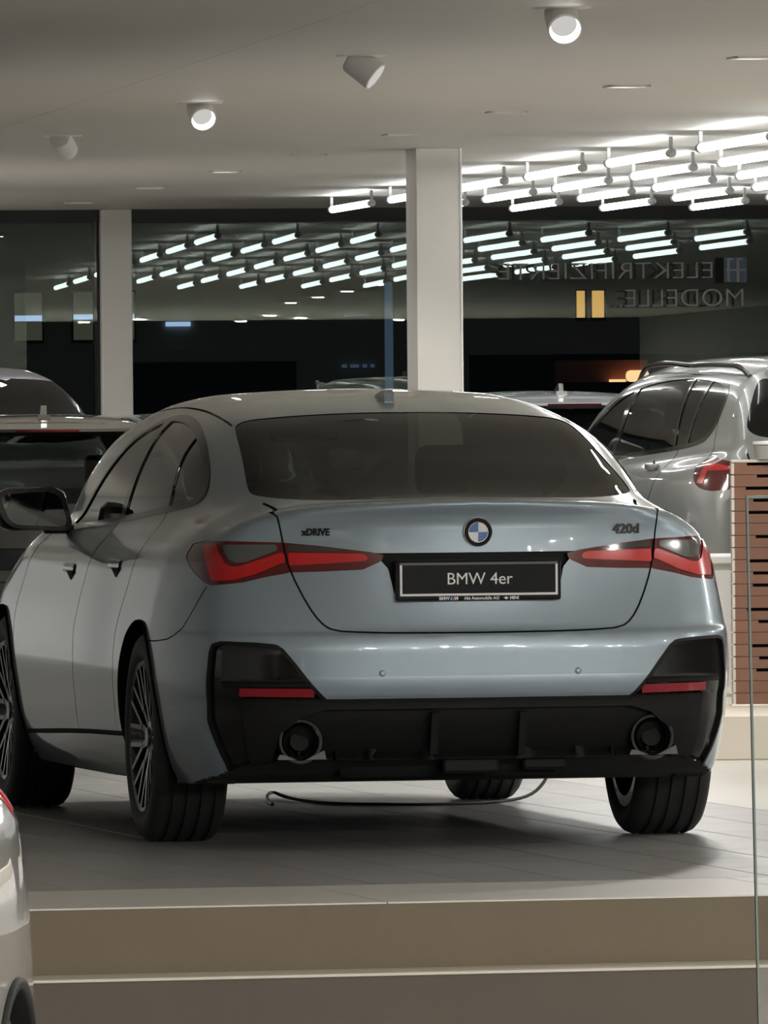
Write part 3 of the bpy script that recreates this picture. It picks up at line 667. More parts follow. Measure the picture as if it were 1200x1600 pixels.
def lin(a, b, h): return np.arange(a, b, h)
def build_coupe():
    S = Shape(COUPE); root = car_root('car', .298, 32.12, math.radians(10.67), 'blue-grey fastback car with dark diffuser, seen from behind, on the tiled platform')
    gx = lin(-.0048, .98, .0096); gz = lin(.15, 1.50, .0096)
    gy = np.concatenate([lin(-.05, .75, .0096), lin(.75, 2.4, .017), lin(2.4, 4.95, .026)])
    V, T = body_mesh(S, gx, gy, gz)
    rear = lambda x, y, z: (y < 1.0) & (z < 1.14)
    tailc = lambda x, y, z: (y < .95) & (z < 1.0) & (z > .78)
    sidec = lambda x, y, z: (np.abs(x) > .45) & (y > .8)
    flank = lambda x, y, z: (np.abs(x) > .6)
    lid = [(-.2, .679), (.186, .681), (.30, .684), (.380, .690), (.412, .715), (.448, .771), (.496, .868), (.516, .925), (.532, 1.005), (.537, 1.032), (.546, 1.050), (.60, 1.063), (.70, 1.083), (.80, 1.105), (.80, 1.2), (-.2, 1.2)]
    lid_line = [(-.2, .679), (.186, .681), (.30, .684), (.380, .690), (.412, .715), (.448, .771), (.496, .868), (.516, .925), (.532, 1.005), (.537, 1.032), (.546, 1.050), (.60, 1.063), (.70, 1.083)]
    lens_o = [(.521, .964), (.66, .969), (.805, .969), (.885, .958), (.905, .918), (.83, .879), (.75, .84), (.72, .831), (.66, .836), (.621, .841), (.563, .857), (.498, .871)]
    lens_i = [(.521, .964), (.423, .953), (.295, .934), (.250, .922), (.264, .902), (.31, .878), (.40, .874), (.498, .871)]
    bar = [(.800, .959), (.722, .957), (.683, .901), (.660, .889), (.636, .891), (.53, .932), (.518, .932), (.513, .902), (.524, .899), (.589, .866), (.649, .848), (.722, .846), (.752, .90)]
    bar_i = [(.508, .932), (.313, .928), (.290, .918), (.303, .905), (.503, .892)]
    smoke = [(.700, .958), (.539, .958), (.537, .940), (.619, .904), (.650, .902), (.672, .912)]
    smoke_i = [(.508, .957), (.42, .949), (.30, .932), (.508, .940)]
    blackp = [(-.2, .478), (.395, .478), (.43, .533), (.466, .594), (.492, .635), (.51, .650), (.56, .656), (.655, .660), (.685, .652), (.695, .63), (.706, .54), (.714, .41), (.673, .277), (.665, .15), (-.2, .15)]
    recess = [(-.2, .446), (.40, .446), (.455, .425), (.50, .38), (.535, .31), (.545, .15), (-.2, .15)]
    pbox = [(-.28, .929), (.28, .929), (.242, .881), (.225, .80), (-.225, .80), (-.242, .881)]
    dlo = [(3.20, 1.005), (3.05, 1.045), (2.78, 1.18), (2.50, 1.29), (2.20, 1.350), (1.94, 1.362), (1.62, 1.338), (1.30, 1.283), (1.06, 1.20), (.95, 1.13), (.965, 1.088), (1.13, 1.058), (1.6, 1.035), (2.05, 1.012), (2.9, .975), (3.15, .968)]
    bpil = [(2.02, 1.40), (2.16, .9), (2.24, .9), (2.12, 1.40)]
    qlin = [(1.44, 1.33), (1.33, 1.0), (1.345, 1.0), (1.46, 1.33)]
    rg = [(-.2, 1.305), (.36, 1.322), (.49, 1.318), (.535, 1.305), (.556, 1.25), (.585, .93), (.612, .70), (.612, .62), (.585, .545), (.53, .465), (.40, .400), (.2, .358), (-.2, .34)]
    ws = [(-.2, 3.04), (.45, 3.0), (.53, 3.02), (.60, 3.3), (.66, 3.6), (.60, 3.70), (-.2, 3.78)]
    ra, fa = (1.06, .335, .372), (4.0, .335, .366)
    circ = lambda c: [(c[0]+c[2]*math.cos(a), c[1]+c[2]*math.sin(a)) for a in np.linspace(0, 2*math.pi, 73)[:-1]]
    allc = lambda x, y, z: np.ones(np.shape(x), bool)
    regs = [dict(id='glass', map='plan', poly=rg, ch=2, cond=lambda x, y, z: (y < 1.5) & (z > 1.06)),
            dict(id='screen', map='plan', poly=ws, ch=1, cond=lambda x, y, z: (y > 2.8) & (z > .93)),
            dict(id='trim', map='side', poly=dlo, ch=2, cond=lambda x, y, z: (np.abs(x) > .4) & (y > .8) & (z > .9)),
            dict(id='sglass', map='side', poly=dlo, ch=2, inset=.020, only=['trim'], cond=sidec),
            dict(id='trim', map='side', poly=bpil, only=['sglass'], cond=sidec), dict(id='trim', map='side', poly=qlin, only=['sglass'], cond=sidec),
            dict(id='lid', map='rear', poly=lid, only=['body'], cond=rear),
            dict(id='lens_o', map='rear', poly=lens_o, cond=tailc), dict(id='lens_i', map='rear', poly=lens_i, cond=tailc),
            dict(id='bar', map='rear', poly=bar, only=['lens_o'], cond=tailc), dict(id='smoke', map='rear', poly=smoke, only=['lens_o'], cond=tailc),
            dict(id='bar_i', map='rear', poly=bar_i, only=['lens_i'], cond=tailc), dict(id='smoke_i', map='rear', poly=smoke_i, only=['lens_i'], cond=tailc),
            dict(id='pbox', map='rear', poly=pbox, only=['lid'], cond=tailc),
            dict(id='corner', map='rear', poly=blackp, only=['body'], cond=lambda x, y, z: (y < .75) & (z < .70)),
            dict(id='corner_edge', map='rear', poly=blackp, inset=.010, only=['corner'], cond=lambda x, y, z: (y < .75) & (z < .70)),
            dict(id='diff', map='rear', poly=[(-.2, .50), (.60, .50), (.60, .1), (-.2, .1)], only=['corner_edge'], cond=lambda x, y, z: (y < .75) & (z < .481)),
            dict(id='recess', map='rear', poly=recess, only=['diff', 'corner_edge'], cond=lambda x, y, z: (y < .75) & (z < .5)),
            dict(id='rdoor', map='side', poly=[(1.36, 1.06), (1.42, .85), (1.52, .66), (1.56, .45), (1.58, .34), (2.40, .32), (2.36, .45), (2.36, .7), (2.30, .9), (2.2, 1.03)], only=['body'], cond=lambda x, y, z: (np.abs(x) > .6) & (z < 1.06)),
            dict(id='fdoor', map='side', poly=[(2.2, 1.03), (2.30, .9), (2.36, .7), (2.36, .45), (2.40, .32), (3.60, .285), (3.68, .5), (3.66, .8), (3.42, .99)], only=['body'], cond=lambda x, y, z: (np.abs(x) > .6) & (z < 1.06)),
            dict(id='gap', map='rear', line=lid_line, w=.0026, only=['body', 'lid', 'lens_o', 'lens_i', 'bar', 'smoke'], cond=lambda x, y, z: (y < 1.0) & (z < 1.09)),
            dict(id='gap', map='side', line=[(2.2, 1.01), (2.30, .9), (2.36, .7), (2.36, .45), (2.40, .32)], w=.004, only=['rdoor', 'fdoor', 'body'], cond=flank),
            dict(id='gap', map='side', line=[(1.36, 1.06), (1.42, .85), (1.52, .66), (1.56, .45), (1.58, .34)], w=.004, only=['rdoor', 'fdoor', 'body'], cond=flank),
            dict(id='gap', map='side', line=[(3.60, .285), (3.68, .5), (3.66, .8), (3.42, .99)], w=.004, only=['rdoor', 'fdoor', 'body'], cond=flank),
            dict(id='gap', map='side', line=[(1.5, .333), (2.4, .315), (3.62, .275)], w=.008, only=['rdoor', 'fdoor', 'body'], cond=flank),
            dict(id='gap', map='rear', line=[(.735, .831), (.80, .74), (.86, .68), (.98, .652), (1.35, .645)], w=.0022, only=['body'], cond=lambda x, y, z: (y < 1.05) & (z < .835)),
            dict(id='gap', map='plan', line=[(.555, 1.30), (.56, 1.5), (.56, 2.0), (.565, 2.6), (.56, 3.0)], w=.004, only=['body'], cond=lambda x, y, z: z > 1.3),
            dict(id='hole', map='side', poly=circ(ra), cond=flank), dict(id='hole', map='side', poly=circ(fa), cond=flank)]
    V, T, R, ids = cut_regions(S, V, T, regs)
    # underside: everything facing down is dark
    n = np.cross(V[T[:, 1]]-V[T[:, 0]], V[T[:, 2]]-V[T[:, 0]]); n /= np.maximum(np.linalg.norm(n, axis=1, keepdims=True), 1e-12)
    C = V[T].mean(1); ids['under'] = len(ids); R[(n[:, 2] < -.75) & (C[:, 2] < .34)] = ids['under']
    E = lambda key, name, mat, mode='full', off=0.0, wall=False, merge=(), par=root: emit_region(S, V, T, R, ids, key, name, M[mat], par, mode, off, wall, merge)
    E('body', 'body_shell', 'bluegrey'); E('under', 'underbody', 'gap')
    E('gap', 'panel_seams', 'gap', off=-.006)[0]['kind'] = 'stuff'
    tg = E('lid', 'tailgate', 'bluegrey')[0]
    E('pbox', 'plate_recess', 'black', off=-.022, wall=True, par=tg)
    E('glass', 'rear_window', 'rearglass', off=-.002, wall=True, par=tg)
    E('screen', 'windscreen', 'clearcar', off=-.002)
    E('trim', 'window_trim', 'gloss', 'pair', .003, True)
    E('sglass', 'side_window', 'carglass', 'pair', -.002)
    for o in E('rdoor', 'rear_door', 'bluegrey', 'pair')+E('fdoor', 'front_door', 'bluegrey', 'pair'):
        sd = 1 if o.data.vertices[0].co.x > 0 else -1; y0 = 1.68 if o.name.startswith('rear') else 2.58
        z0 = .872 if o.name.startswith('rear') else .848
        V_ = []; nn = 8
        for i in range(nn+1):
            yy = y0+.22*i/nn
            for dz, dx in ((-.012, .0), (-.006, .006), (.014, .006), (.018, .0)): V_.append((sd*(surf_x(S, yy, z0+dz)+dx), yy, z0+dz))
        F_ = [q if sd > 0 else q[::-1] for i in range(nn) for k in range(3) for q in [(4*i+k, 4*i+k+4, 4*i+k+5, 4*i+k+1)]]
        mk('door_handle', V_, F_, M['bluegrey'], o, True)
        hx = surf_x(S, y0, z0-.02)
        MB().prism([(y0-.015, z0-.006), (y0+.13, z0-.008), (y0+.02, z0-.045)], sd*(hx-.01), sd*(hx+.004), 'yz').build('handle_recess', M['gap'], o)
    for o, b, s in zip(E('lens_o', 'tail_light', 'lensred', 'pair', -.002, True), E('bar', 'light_bar', 'barred', 'pair', .0015, True), E('smoke', 'smoked_lens', 'lensgrey', 'pair', .001, True)):
        b.parent = o; s.parent = o
    for o, b, s in zip(E('lens_i', 'tailgate_light', 'lensred', 'pair', -.002, True, par=tg), E('bar_i', 'light_bar', 'barred', 'pair', .0015, True), E('smoke_i', 'smoked_lens', 'lensdark', 'pair', .001, True)):
        b.parent = root; s.parent = root
    E('corner_edge', 'bumper_corner', 'gloss', 'pair', off=-.010, wall=True); E('corner', 'bumper_corner_rim', 'darkgrey', off=.0015, wall=True)
    df = E('diff', 'diffuser', 'darkgrey', off=.004, wall=True)[0]
    E('recess', 'diffuser_recess', 'black', off=-.035, wall=True, par=df)
    for x in (-.14, .14):
        MB().prism([(surf_y(S, x, .43)+.002, .437), (surf_y(S, x, .43)-.006, .43), (surf_y(S, x, .30)-.012, .30), (surf_y(S, x, .30)+.03, .30)], x-.012, x+.012, 'yz').build('diffuser_fin', M['darkgrey'], df)
    for x in (-.555, .563):
        yy = surf_y(S, x, .348); m = Matrix.Translation((x, yy-.012, .346))
        ex = MB().lathe([(.052, .16), (.056, .02), (.057, .003), (.054, -.003), (.0495, .004)], 40, m, 'y').build('exhaust_tip', M['darkchrome'], root, True)
        MB().lathe([(.0495, .004), (.047, .16)], 40, m, 'y').build('exhaust_liner', M['gap'], ex, True)
        MB().disc(.0475, .15, 32, m).build('exhaust_bore', M['gap'], ex)
        MB().lathe([(.055, .030), (.060, .012), (.068, .012), (.074, .035)], 40, m, 'y').build('exhaust_collar', M['gloss'], ex, True)
        br = MB(); br.prism([(x-.075, .290), (x+.080, .290), (x+.074, .318), (x+.060, .312), (x+.03, .297), (x-.03, .297), (x-.056, .305), (x-.068, .306)], yy-.004, yy+.04, 'xz').build('exhaust_surround', M['brushed'], ex)
    for sd in (1, -1):   # reflectors, following the corner
        V_ = []; F_ = []; nn = 14
        for i in range(nn+1):
            xx = .520+(.742-.520)*i/nn; zl, zt = .484+.004*i/nn, .511+.003*(i/nn)
            for zz, d in ((zl, .004), (zl, -.006), (zt, -.006), (zt, .004)): V_.append((sd*xx, surf_y(S, xx, zz)+d+.004, zz))
        for i in range(nn):
            for k in range(3):
                q = (4*i+k, 4*i+k+1, 4*i+k+5, 4*i+k+4); F_.append(q if sd > 0 else q[::-1])
        F_ += [(0, 1, 2, 3), (4*nn+3, 4*nn+2, 4*nn+1, 4*nn)]
        mk('rear_reflector', V_, F_, M['reflred'], root)
        V_ = []; F_ = []
        for i in range(nn+1):
            xx = .535+(.79-.535)*i/nn
            for zz, d in ((.517, .006), (.517, -.010), (.528, -.012), (.535, .008)): V_.append((sd*xx, surf_y(S, xx, zz)+d+.004, zz))
        for i in range(nn):
            for k in range(3):
                q = (4*i+k, 4*i+k+1, 4*i+k+5, 4*i+k+4); F_.append(q if sd > 0 else q[::-1])
        mk('corner_fin', V_, F_, M['darkgrey'], root)
        for x in (.31, .66):
            if x == .66: continue
            m = Matrix.Translation((sd*x, surf_y(S, x, .557), .557))
            MB().lathe([(0, -.003), (.008, -.003), (.0105, -.001), (.012, .003)], 24, m, 'y').build('parking_sensor', M['bluegrey'], root, True)
    # number plate in its holder
    py = surf_y(S, 0, .93)-.030; pl = MB().box(-.262, .262, py, py+.022, .778, .908, bev=.008).build('number_plate', M['gloss'], root)
    fr = MB()
    o_, i_ = (.250, .795, .898), (.243, .802, .891)
    y1 = py-.0015
    for (a0, a1, b0, b1) in ((-o_[0], o_[0], o_[1], i_[1]), (-o_[0], -i_[0], i_[1], i_[2]), (i_[0], o_[0], i_[1], i_[2])): fr.box(a0, a1, y1, py+.001, b0, b1)
    fr.build('plate_border', M['white_print'], pl); MB().box(-o_[0], o_[0], y1, py+.001, i_[2], o_[2]).build('plate_border', M['brushed'], pl)
    RX = (math.pi/2, 0, 0)
    text('plate_text', 'BMW 4er', .052, M['white_print'], pl, (.002, py-.001, .846), RX)
    text('holder_text', 'BMW', .014, M['white_print'], pl, (-.110, py-.001, .7865), RX, bold=.0004)
    text('holder_text', 'M', .014, M['white_print'], pl, (-.072, py-.001, .7865), RX, bold=.0006)
    text('holder_text', 'Akt Automobile AG', .0135, M['white_print'], pl, (.008, py-.001, .7865), RX, bold=.0003)
    text('holder_text', 'MINI', .014, M['white_print'], pl, (.112, py-.001, .7865), RX, bold=.0004)
    for k, mm in enumerate(('sky', 'navy', 'red')):
        MB().prism([(-.092+k*.0045, .7815), (-.0875+k*.0045, .7815), (-.0845+k*.0045, .7915), (-.089+k*.0045, .7915)], py-.002, py+.0005).build('holder_stripe', M[mm], pl)
    MB().disc(.0045, py-.002, 16, Matrix.Translation((.086, 0, .7865))).build('holder_emblem', M['white_print'], pl)
    MB().box(.078, .094, py-.0018, py, .7855, .7875).build('holder_emblem', M['white_print'], pl)
    # round emblem
    ey = surf_y(S, 0, .992); sl = math.atan2(surf_y(S, 0, 1.02)-surf_y(S, 0, .965), .055)
    m = Matrix.Translation((0.003, ey, .992)) @ Matrix.Rotation(-sl, 4, 'X') @ Matrix.Scale(1.12, 4)
    em = MB().lathe([(0, -.009), (.0265, -.009), (.030, -.010), (.038, -.0095), (.0405, -.007), (.0412, .003)], 48, m, 'y').build('round_emblem', M['black'], root, True)
    MB().lathe([(.0268, -.0085), (.0272, -.0108), (.0282, -.0108), (.0286, -.0085)], 48, m, 'y').build('emblem_ring', M['chrome'], em, True)
    MB().lathe([(.0392, -.0085), (.0402, -.0088), (.0415, -.0055), (.0413, .002)], 48, m, 'y').build('emblem_ring', M['chrome'], em, True)
    for q in range(4):
        P = [(0, 0)]+[(.0264*math.cos(a), .0264*math.sin(a)) for a in np.linspace(q*math.pi/2+.012, (q+1)*math.pi/2-.012, 12)]
        MB().prism(P, -.0105, -.008, 'xz', m).build('emblem_quadrant', M['white_print' if q in (0, 2) else 'blue'], em)
    for ch, a in (('B', 50), ('M', 0), ('W', -50)):
        t = text('emblem_letter', ch, .011, M['chrome'], em, (0, 0, 0), (0, 0, 0), bold=.0003)
        t.matrix_world = m @ Matrix.Rotation(math.radians(-a), 4, 'Y') @ Matrix.Translation((0, -.0102, .0338)) @ Matrix.Rotation(math.pi/2, 4, 'X')
    # badges
    for x, s_, body, mm, sz in ((-.494, -1, 'xDRIVE', 'gap', .030), (.492, 1, '420d', 'darkchrome', .042)):
        yb = surf_y(S, abs(x), .995); an = math.atan2(surf_y(S, abs(x)+.04, .995)-surf_y(S, abs(x)-.04, .995), .08)*s_
        t = text('badge_text', body, sz, M[mm], root, (x, yb-.002, .995), (math.pi/2-sl*.8, 0, an), .003, bold=.0012, sx=1.15 if s_ > 0 else .9)
    # antenna fin, mirrors
    zf = surf_z(S, 0, 1.56)
    fin = [(1.50, -.004), (1.508, .026), (1.53, .034), (1.62, .024), (1.74, .002), (1.74, -.02), (1.50, -.02)]
    bm = MB()
    bm.prism([(a, zf+b) for a, b in fin], -.016, .016, 'yz').build('roof_antenna', M['bluegrey'], root)
    for sd in (1, -1):
        mb = MB().box(-.122, .122, -.05, .07, -.073, .073, bev=.045)
        mr = mb.build('door_mirror', M['gloss'], root, True, 60); mr.location = (sd*.93, 3.12, 1.043)
        def rr(w, h, r): return [(cx*(w-r)+r*math.cos(a+q), cz*(h-r)+r*math.sin(a+q)) for cx, cz, a in ((1, 1, 0), (-1, 1, math.pi/2), (-1, -1, math.pi), (1, -1, 1.5*math.pi)) for q in np.linspace(0, math.pi/2, 6)]
        sk = lambda P: [(a+sd*.02*(b/.06), b*(1-.12*sd*a/.12)) for a, b in P]
        MB().prism(sk(rr(.100, .056, .03)), -.060, -.05, 'xz').build('mirror_glass', M['mirror'], mr)
        MB().prism(sk(rr(.118, .070, .042)), -.056, -.044, 'xz').build('mirror_bezel', M['gloss'], mr)
        MB().box(-.2 if sd > 0 else .04, -.04 if sd > 0 else .2, 0, .06, -.085, -.055, bev=.012).build('mirror_arm', M['gloss'], mr)
    # wheels and running gear
    for x, y in ((.784, 1.06), (-.784, 1.06)): make_wheel(root, x, y)
    for x, y in ((.795, 4.0), (-.795, 4.0)): make_wheel(root, x, y, hw=.112)
    for c in (ra, fa): arch_liner(root, S, c[0], c[2]+.004, c[1]); arch_lip(root, S, c[0], c[2], c[1], M['bluegrey'], .004)
    MB().box(-.42, .30, .22, .55, .215, .34, bev=.04).build('silencer', M['black'], root, True)
    MB().tube([(-.45, .40, .25), (-.555, .30, .30), (-.555, .12, .345)], .03, 12).build('exhaust_pipe', M['black'], root, True)
    MB().tube([(.30, .40, .25), (.563, .30, .30), (.563, .12, .345)], .03, 12).build('exhaust_pipe', M['black'], root, True)
    ax = MB().box(-.62, .62, .98, 1.14, .20, .28, bev=.02)
    for sd in (1, -1): ax.tube([(sd*.2, .95, .24), (sd*.66, 1.0, .26)], .022).tube([(sd*.3, 1.3, .2), (sd*.66, 1.1, .24)], .022)
    ax.build('rear_axle', M['black'], root, True)
    MB().box(-.10, .08, .12, .22, .238, .30, bev=.01).box(.16, .30, .15, .28, .245, .30, bev=.01).build('undertray', M['black'], root)
    for sd in (1, -1):
        MB().box(min(sd*.70, sd*.80), max(sd*.70, sd*.80), .42, .50, .205, .26, bev=.008).build('mud_flap', M['black'], root)
    # cabin
    seatm = M['seat']
    for x in (-.40, .40):
        s = MB().box(x-.24, x+.24, 1.75, 2.25, .42, .60, bev=.06).box(x-.24, x+.24, 1.55, 1.75, .5, 1.0, bev=.06).build('rear_seat', seatm, root, True); MB().box(x-.12, x+.12, 1.55, 1.64, 1.0, 1.14, bev=.035).build('headrest', seatm, s, True)
    for x in (-.39, .39):
        s = MB().box(x-.25, x+.25, 2.5, 3.0, .42, .58, bev=.06).box(x-.24, x+.24, 2.38, 2.55, .5, 1.06, bev=.07).build('front_seat', seatm, root, True); MB().box(x-.13, x+.13, 2.38, 2.47, 1.08, 1.25, bev=.04).build('headrest', seatm, s, True)
    MB().box(-.66, .66, 3.2, 3.6, .6, .97, bev=.06).build('dashboard', seatm, root, True); MB().box(-.58, .58, .42, 1.5, .93, .95).build('parcel_shelf', seatm, root)
    MB().box(-.70, .70, .4, 3.6, .3, .34).build('cabin_floor', seatm, root); MB().box(-.12, .12, 3.05, 3.08, 1.26, 1.32, bev=.015).build('interior_mirror', M['gloss'], root)
    return root
build_coupe()
# ------------------------------------------------------------------ the other cars
P1 = ([0, .06, .3, .5, .65, .75, .82, .88, .95], [0, .0004, .008, .025, .06, .11, .18, .29, .45]); P2 = ([0, .06, .3, .5, .65, .75, .82, .88, .95], [0, .0006, .013, .04, .085, .15, .24, .36, .55])
HATCH = dict(COUPE, length=4.36, gy=(.10, 3.9), steep=True, kg=.13, kb=.06, kr=.10, W=([0, .2, .5, .9, 1.2, 2.0, 3.0, 3.5, 4.0, 4.4], [.86, .88, .895, .90, .90, .895, .895, .90, .88, .82]),
 yr=([.2, .3, .45, .6, .72, .85, .95, 1.05, 1.15], [.12, .06, .012, 0, .012, .03, .04, .06, .09]), plan1=P1, plan2=P2,
 zc=([0, .3, 1.0, 2.0, 3.0, 3.4, 3.8, 4.2, 4.4], [1.0, 1.02, 1.0, .98, .98, .98, .92, .80, .68]), ktop=([0, .12, .4, 1.2, 3.5, 4.8], [.06, .08, .10, .10, .10, .2]), dk=([0, .8, 1.6, 2.4, 3.4, 4.0, 4.8], [.5, .5, .4, .3, .3, .6, 1]),
 zr=([.02, .10, .20, .32, .44, .56, .75, 1.2, 1.8, 2.4, 2.8, 3.2, 3.6, 3.9], [.80, 1.0, 1.15, 1.29, 1.375, 1.405, 1.42, 1.435, 1.44, 1.42, 1.35, 1.15, .97, .85]),
 Wg=([.1, .5, .9, 1.4, 2.2, 3.0, 3.5, 3.9], [.70, .735, .755, .78, .785, .775, .75, .70]))
SUV = dict(HATCH, length=4.5, W=([0, .2, .5, .9, 1.2, 2.0, 3.0, 3.6, 4.1, 4.5], [.87, .885, .905, .918, .915, .905, .905, .915, .89, .82]),
 yr=([.25, .35, .5, .65, .80, .95, 1.05, 1.15, 1.25], [.12, .06, .01, 0, .015, .04, .055, .08, .12]), tuck=([.15, .25, .35, .5, .65, .78, .88, .95, 1.03, 1.12, 1.2], [.12, .06, .03, .01, 0, .008, .022, .038, .06, .10, .14]), tz=(.7, 1.1),
 zc=([0, .3, 1.0, 2.0, 3.0, 3.5, 3.9, 4.3, 4.5], [1.04, 1.06, 1.04, 1.01, 1.0, 1.0, .95, .84, .72]), zb=([0, .15, .4, 4.2, 4.6], [.33, .30, .25, .22, .25]),
 zr=([.02, .12, .22, .32, .42, .52, .70, 1.2, 1.9, 2.5, 2.9, 3.3, 3.7, 4.0], [.85, 1.06, 1.25, 1.40, 1.48, 1.515, 1.535, 1.555, 1.55, 1.505, 1.39, 1.18, 1.0, .88]),
 tumble=([.95, 1.0, 1.1, 1.2, 1.3, 1.4, 1.48, 1.56], [-.01, 0, .02, .048, .085, .14, .20, .30]), Wg=([.1, .5, .9, 1.4, 2.2, 3.0, 3.6, 4.0], [.725, .755, .775, .795, .80, .79, .765, .71]))
TALL = dict(SUV, tuck=([.15, .25, .35, .5, .65, .78, .88, .98, 1.08, 1.16, 1.24, 1.34], [.12, .06, .03, .01, 0, .002, .006, .014, .030, .048, .07, .11]), tz=(.8, 1.2), zc=([0, .3, 1.0, 2.0, 3.0, 3.5, 3.9, 4.3, 4.5], [1.18, 1.20, 1.19, 1.15, 1.12, 1.08, .98, .86, .74]),
 yr=([.25, .35, .5, .65, .80, .95, 1.05, 1.15, 1.25, 1.35], [.12, .06, .01, 0, .012, .03, .04, .055, .08, .12]), zr=([.02, .12, .22, .32, .42, .52, .70, 1.2, 1.9, 2.5, 2.9, 3.3, 3.7, 4.0], [.98, 1.19, 1.36, 1.49, 1.56, 1.59, 1.61, 1.63, 1.635, 1.60, 1.52, 1.30, 1.06, .9]), tumble=([1.05, 1.1, 1.2, 1.3, 1.4, 1.5, 1.57, 1.64], [-.01, 0, .02, .048, .085, .14, .20, .30]))
def body_common(shape, h, regs):
    S = Shape(shape); top = float(shape['zr'][1][8])+.08
    V, T = body_mesh(S, lin(-h/2, 1.0, h), np.concatenate([lin(-.06, 1.6, h), lin(1.6, shape['length']+.15, h*1.5)]), lin(.14, top, h))
    V, T, R, ids = cut_regions(S, V, T, regs)
    n = np.cross(V[T[:, 1]]-V[T[:, 0]], V[T[:, 2]]-V[T[:, 0]]); n /= np.maximum(np.linalg.norm(n, axis=1, keepdims=True), 1e-12)
    C = V[T].mean(1); ids['under'] = len(ids); R[(n[:, 2] < -.75) & (C[:, 2] < .40)] = ids['under']
    return S, V, T, R, ids
def regs_for(kind, tailshift=0.0):
    suv = kind != 'hatch'; dz = .10 if suv else 0
    ra, fa = (.92 if not suv else .90, .34 if not suv else .36, .372 if not suv else .40), ((3.58, .34, .372) if not suv else (3.58, .36, .40))
    circ = lambda c: [(c[0]+c[2]*math.cos(a), c[1]+c[2]*math.sin(a)) for a in np.linspace(0, 2*math.pi, 61)[:-1]]
    sidec = lambda x, y, z: (np.abs(x) > .42) & (y > .3) & (z > .9)
    flank = lambda x, y, z: np.abs(x) > .6
    if suv:
        dlo = [(3.30, 1.01), (2.95, 1.19), (2.62, 1.335), (2.2, 1.425), (1.5, 1.462), (.95, 1.445), (.66, 1.41), (.56, 1.33), (.57, 1.22), (.64, 1.14), (.80, 1.085), (1.5, 1.045), (2.3, 1.015), (3.2, .985)]
        pil = [[(2.22, 1.5), (2.32, 1.0), (2.40, 1.0), (2.30, 1.5)], [(1.30, 1.5), (1.15, 1.0), (1.18, 1.0), (1.33, 1.5)], [(.96, 1.5), (.98, 1.0), (1.01, 1.0), (.99, 1.5)]]
        rg = [(-.2, 1.10), (.50, 1.12), (.66, 1.15), (.635, 1.25), (.565, 1.40), (.50, 1.445), (-.2, 1.46)]
        tl = [(.50, .89), (.56, .99), (.72, 1.03), (.82, 1.03), (.88, 1.01), (.90, .96), (.86, .90), (.80, .87), (.70, .86)]
        bar = [(.58, .975), (.72, 1.0), (.81, 1.0), (.82, .95), (.84, .90), (.79, .90), (.77, .965), (.72, .965)]
    else:
        dlo = [(3.15, .985), (2.8, 1.16), (2.5, 1.28), (2.1, 1.335), (1.5, 1.345), (1.05, 1.32), (.80, 1.25), (.72, 1.17), (.80, 1.09), (1.0, 1.05), (1.6, 1.02), (2.3, .99), (3.05, .955)]
        pil = [[(2.05, 1.4), (2.15, .9), (2.23, .9), (2.13, 1.4)], [(1.22, 1.4), (1.10, .95), (1.13, .95), (1.25, 1.4)]]
        rg = [(-.2, .985), (.50, 1.0), (.645, 1.02), (.625, 1.12), (.565, 1.27), (.50, 1.325), (-.2, 1.345)]
        tl = [(.42, .80), (.46, .885), (.60, .915), (.85, .92), (.98, .90), (.98, .86), (.90, .82), (.62, .79)]
        bar = [(.50, .845), (.60, .885), (.84, .89), (.86, .86), (.62, .845)]
    if kind == 'tall': dlo = [(a, b+.13) for a, b in dlo]; rg = [(a, b+.12) for a, b in rg]
    if kind == 'tall': tl = [(a, b+.07 if b > .95 else b) for a, b in tl]; bar = [(a, b+.06 if b > .95 else b) for a, b in bar]
    if kind == 'tall': tl = [(a*1.13 if a > .6 else a, b) for a, b in tl]; bar = [(a*1.13 if a > .6 else a, b) for a, b in bar]
    tl = [(a, b+tailshift) for a, b in tl]; bar = [(a, b+tailshift) for a, b in bar]
    tc = lambda x, y, z: (y < .85) & (np.abs(x) > .3)
    R = [dict(id='glass', map='front', poly=rg, ch=2, cond=lambda x, y, z: (y < .65) & (z > .9)),
         dict(id='screen', map='plan', poly=[(-.2, 2.78), (.48, 2.76), (.60, 3.1), (.64, 3.35), (.55, 3.46), (-.2, 3.52)], ch=1, cond=lambda x, y, z: (y > 2.5) & (z > .95)),
         dict(id='trim', map='side', poly=dlo, ch=2, cond=sidec), dict(id='sglass', map='side', poly=dlo, ch=2, inset=.024, only=['trim'], cond=sidec)]
    R += [dict(id='trim', map='side', poly=p, only=['sglass'], cond=sidec) for p in pil]
    R += [dict(id='lens', map='rear', poly=tl, ch=1, only=['body'], cond=tc), dict(id='bar', map='rear', poly=bar, only=['lens'], cond=tc)]
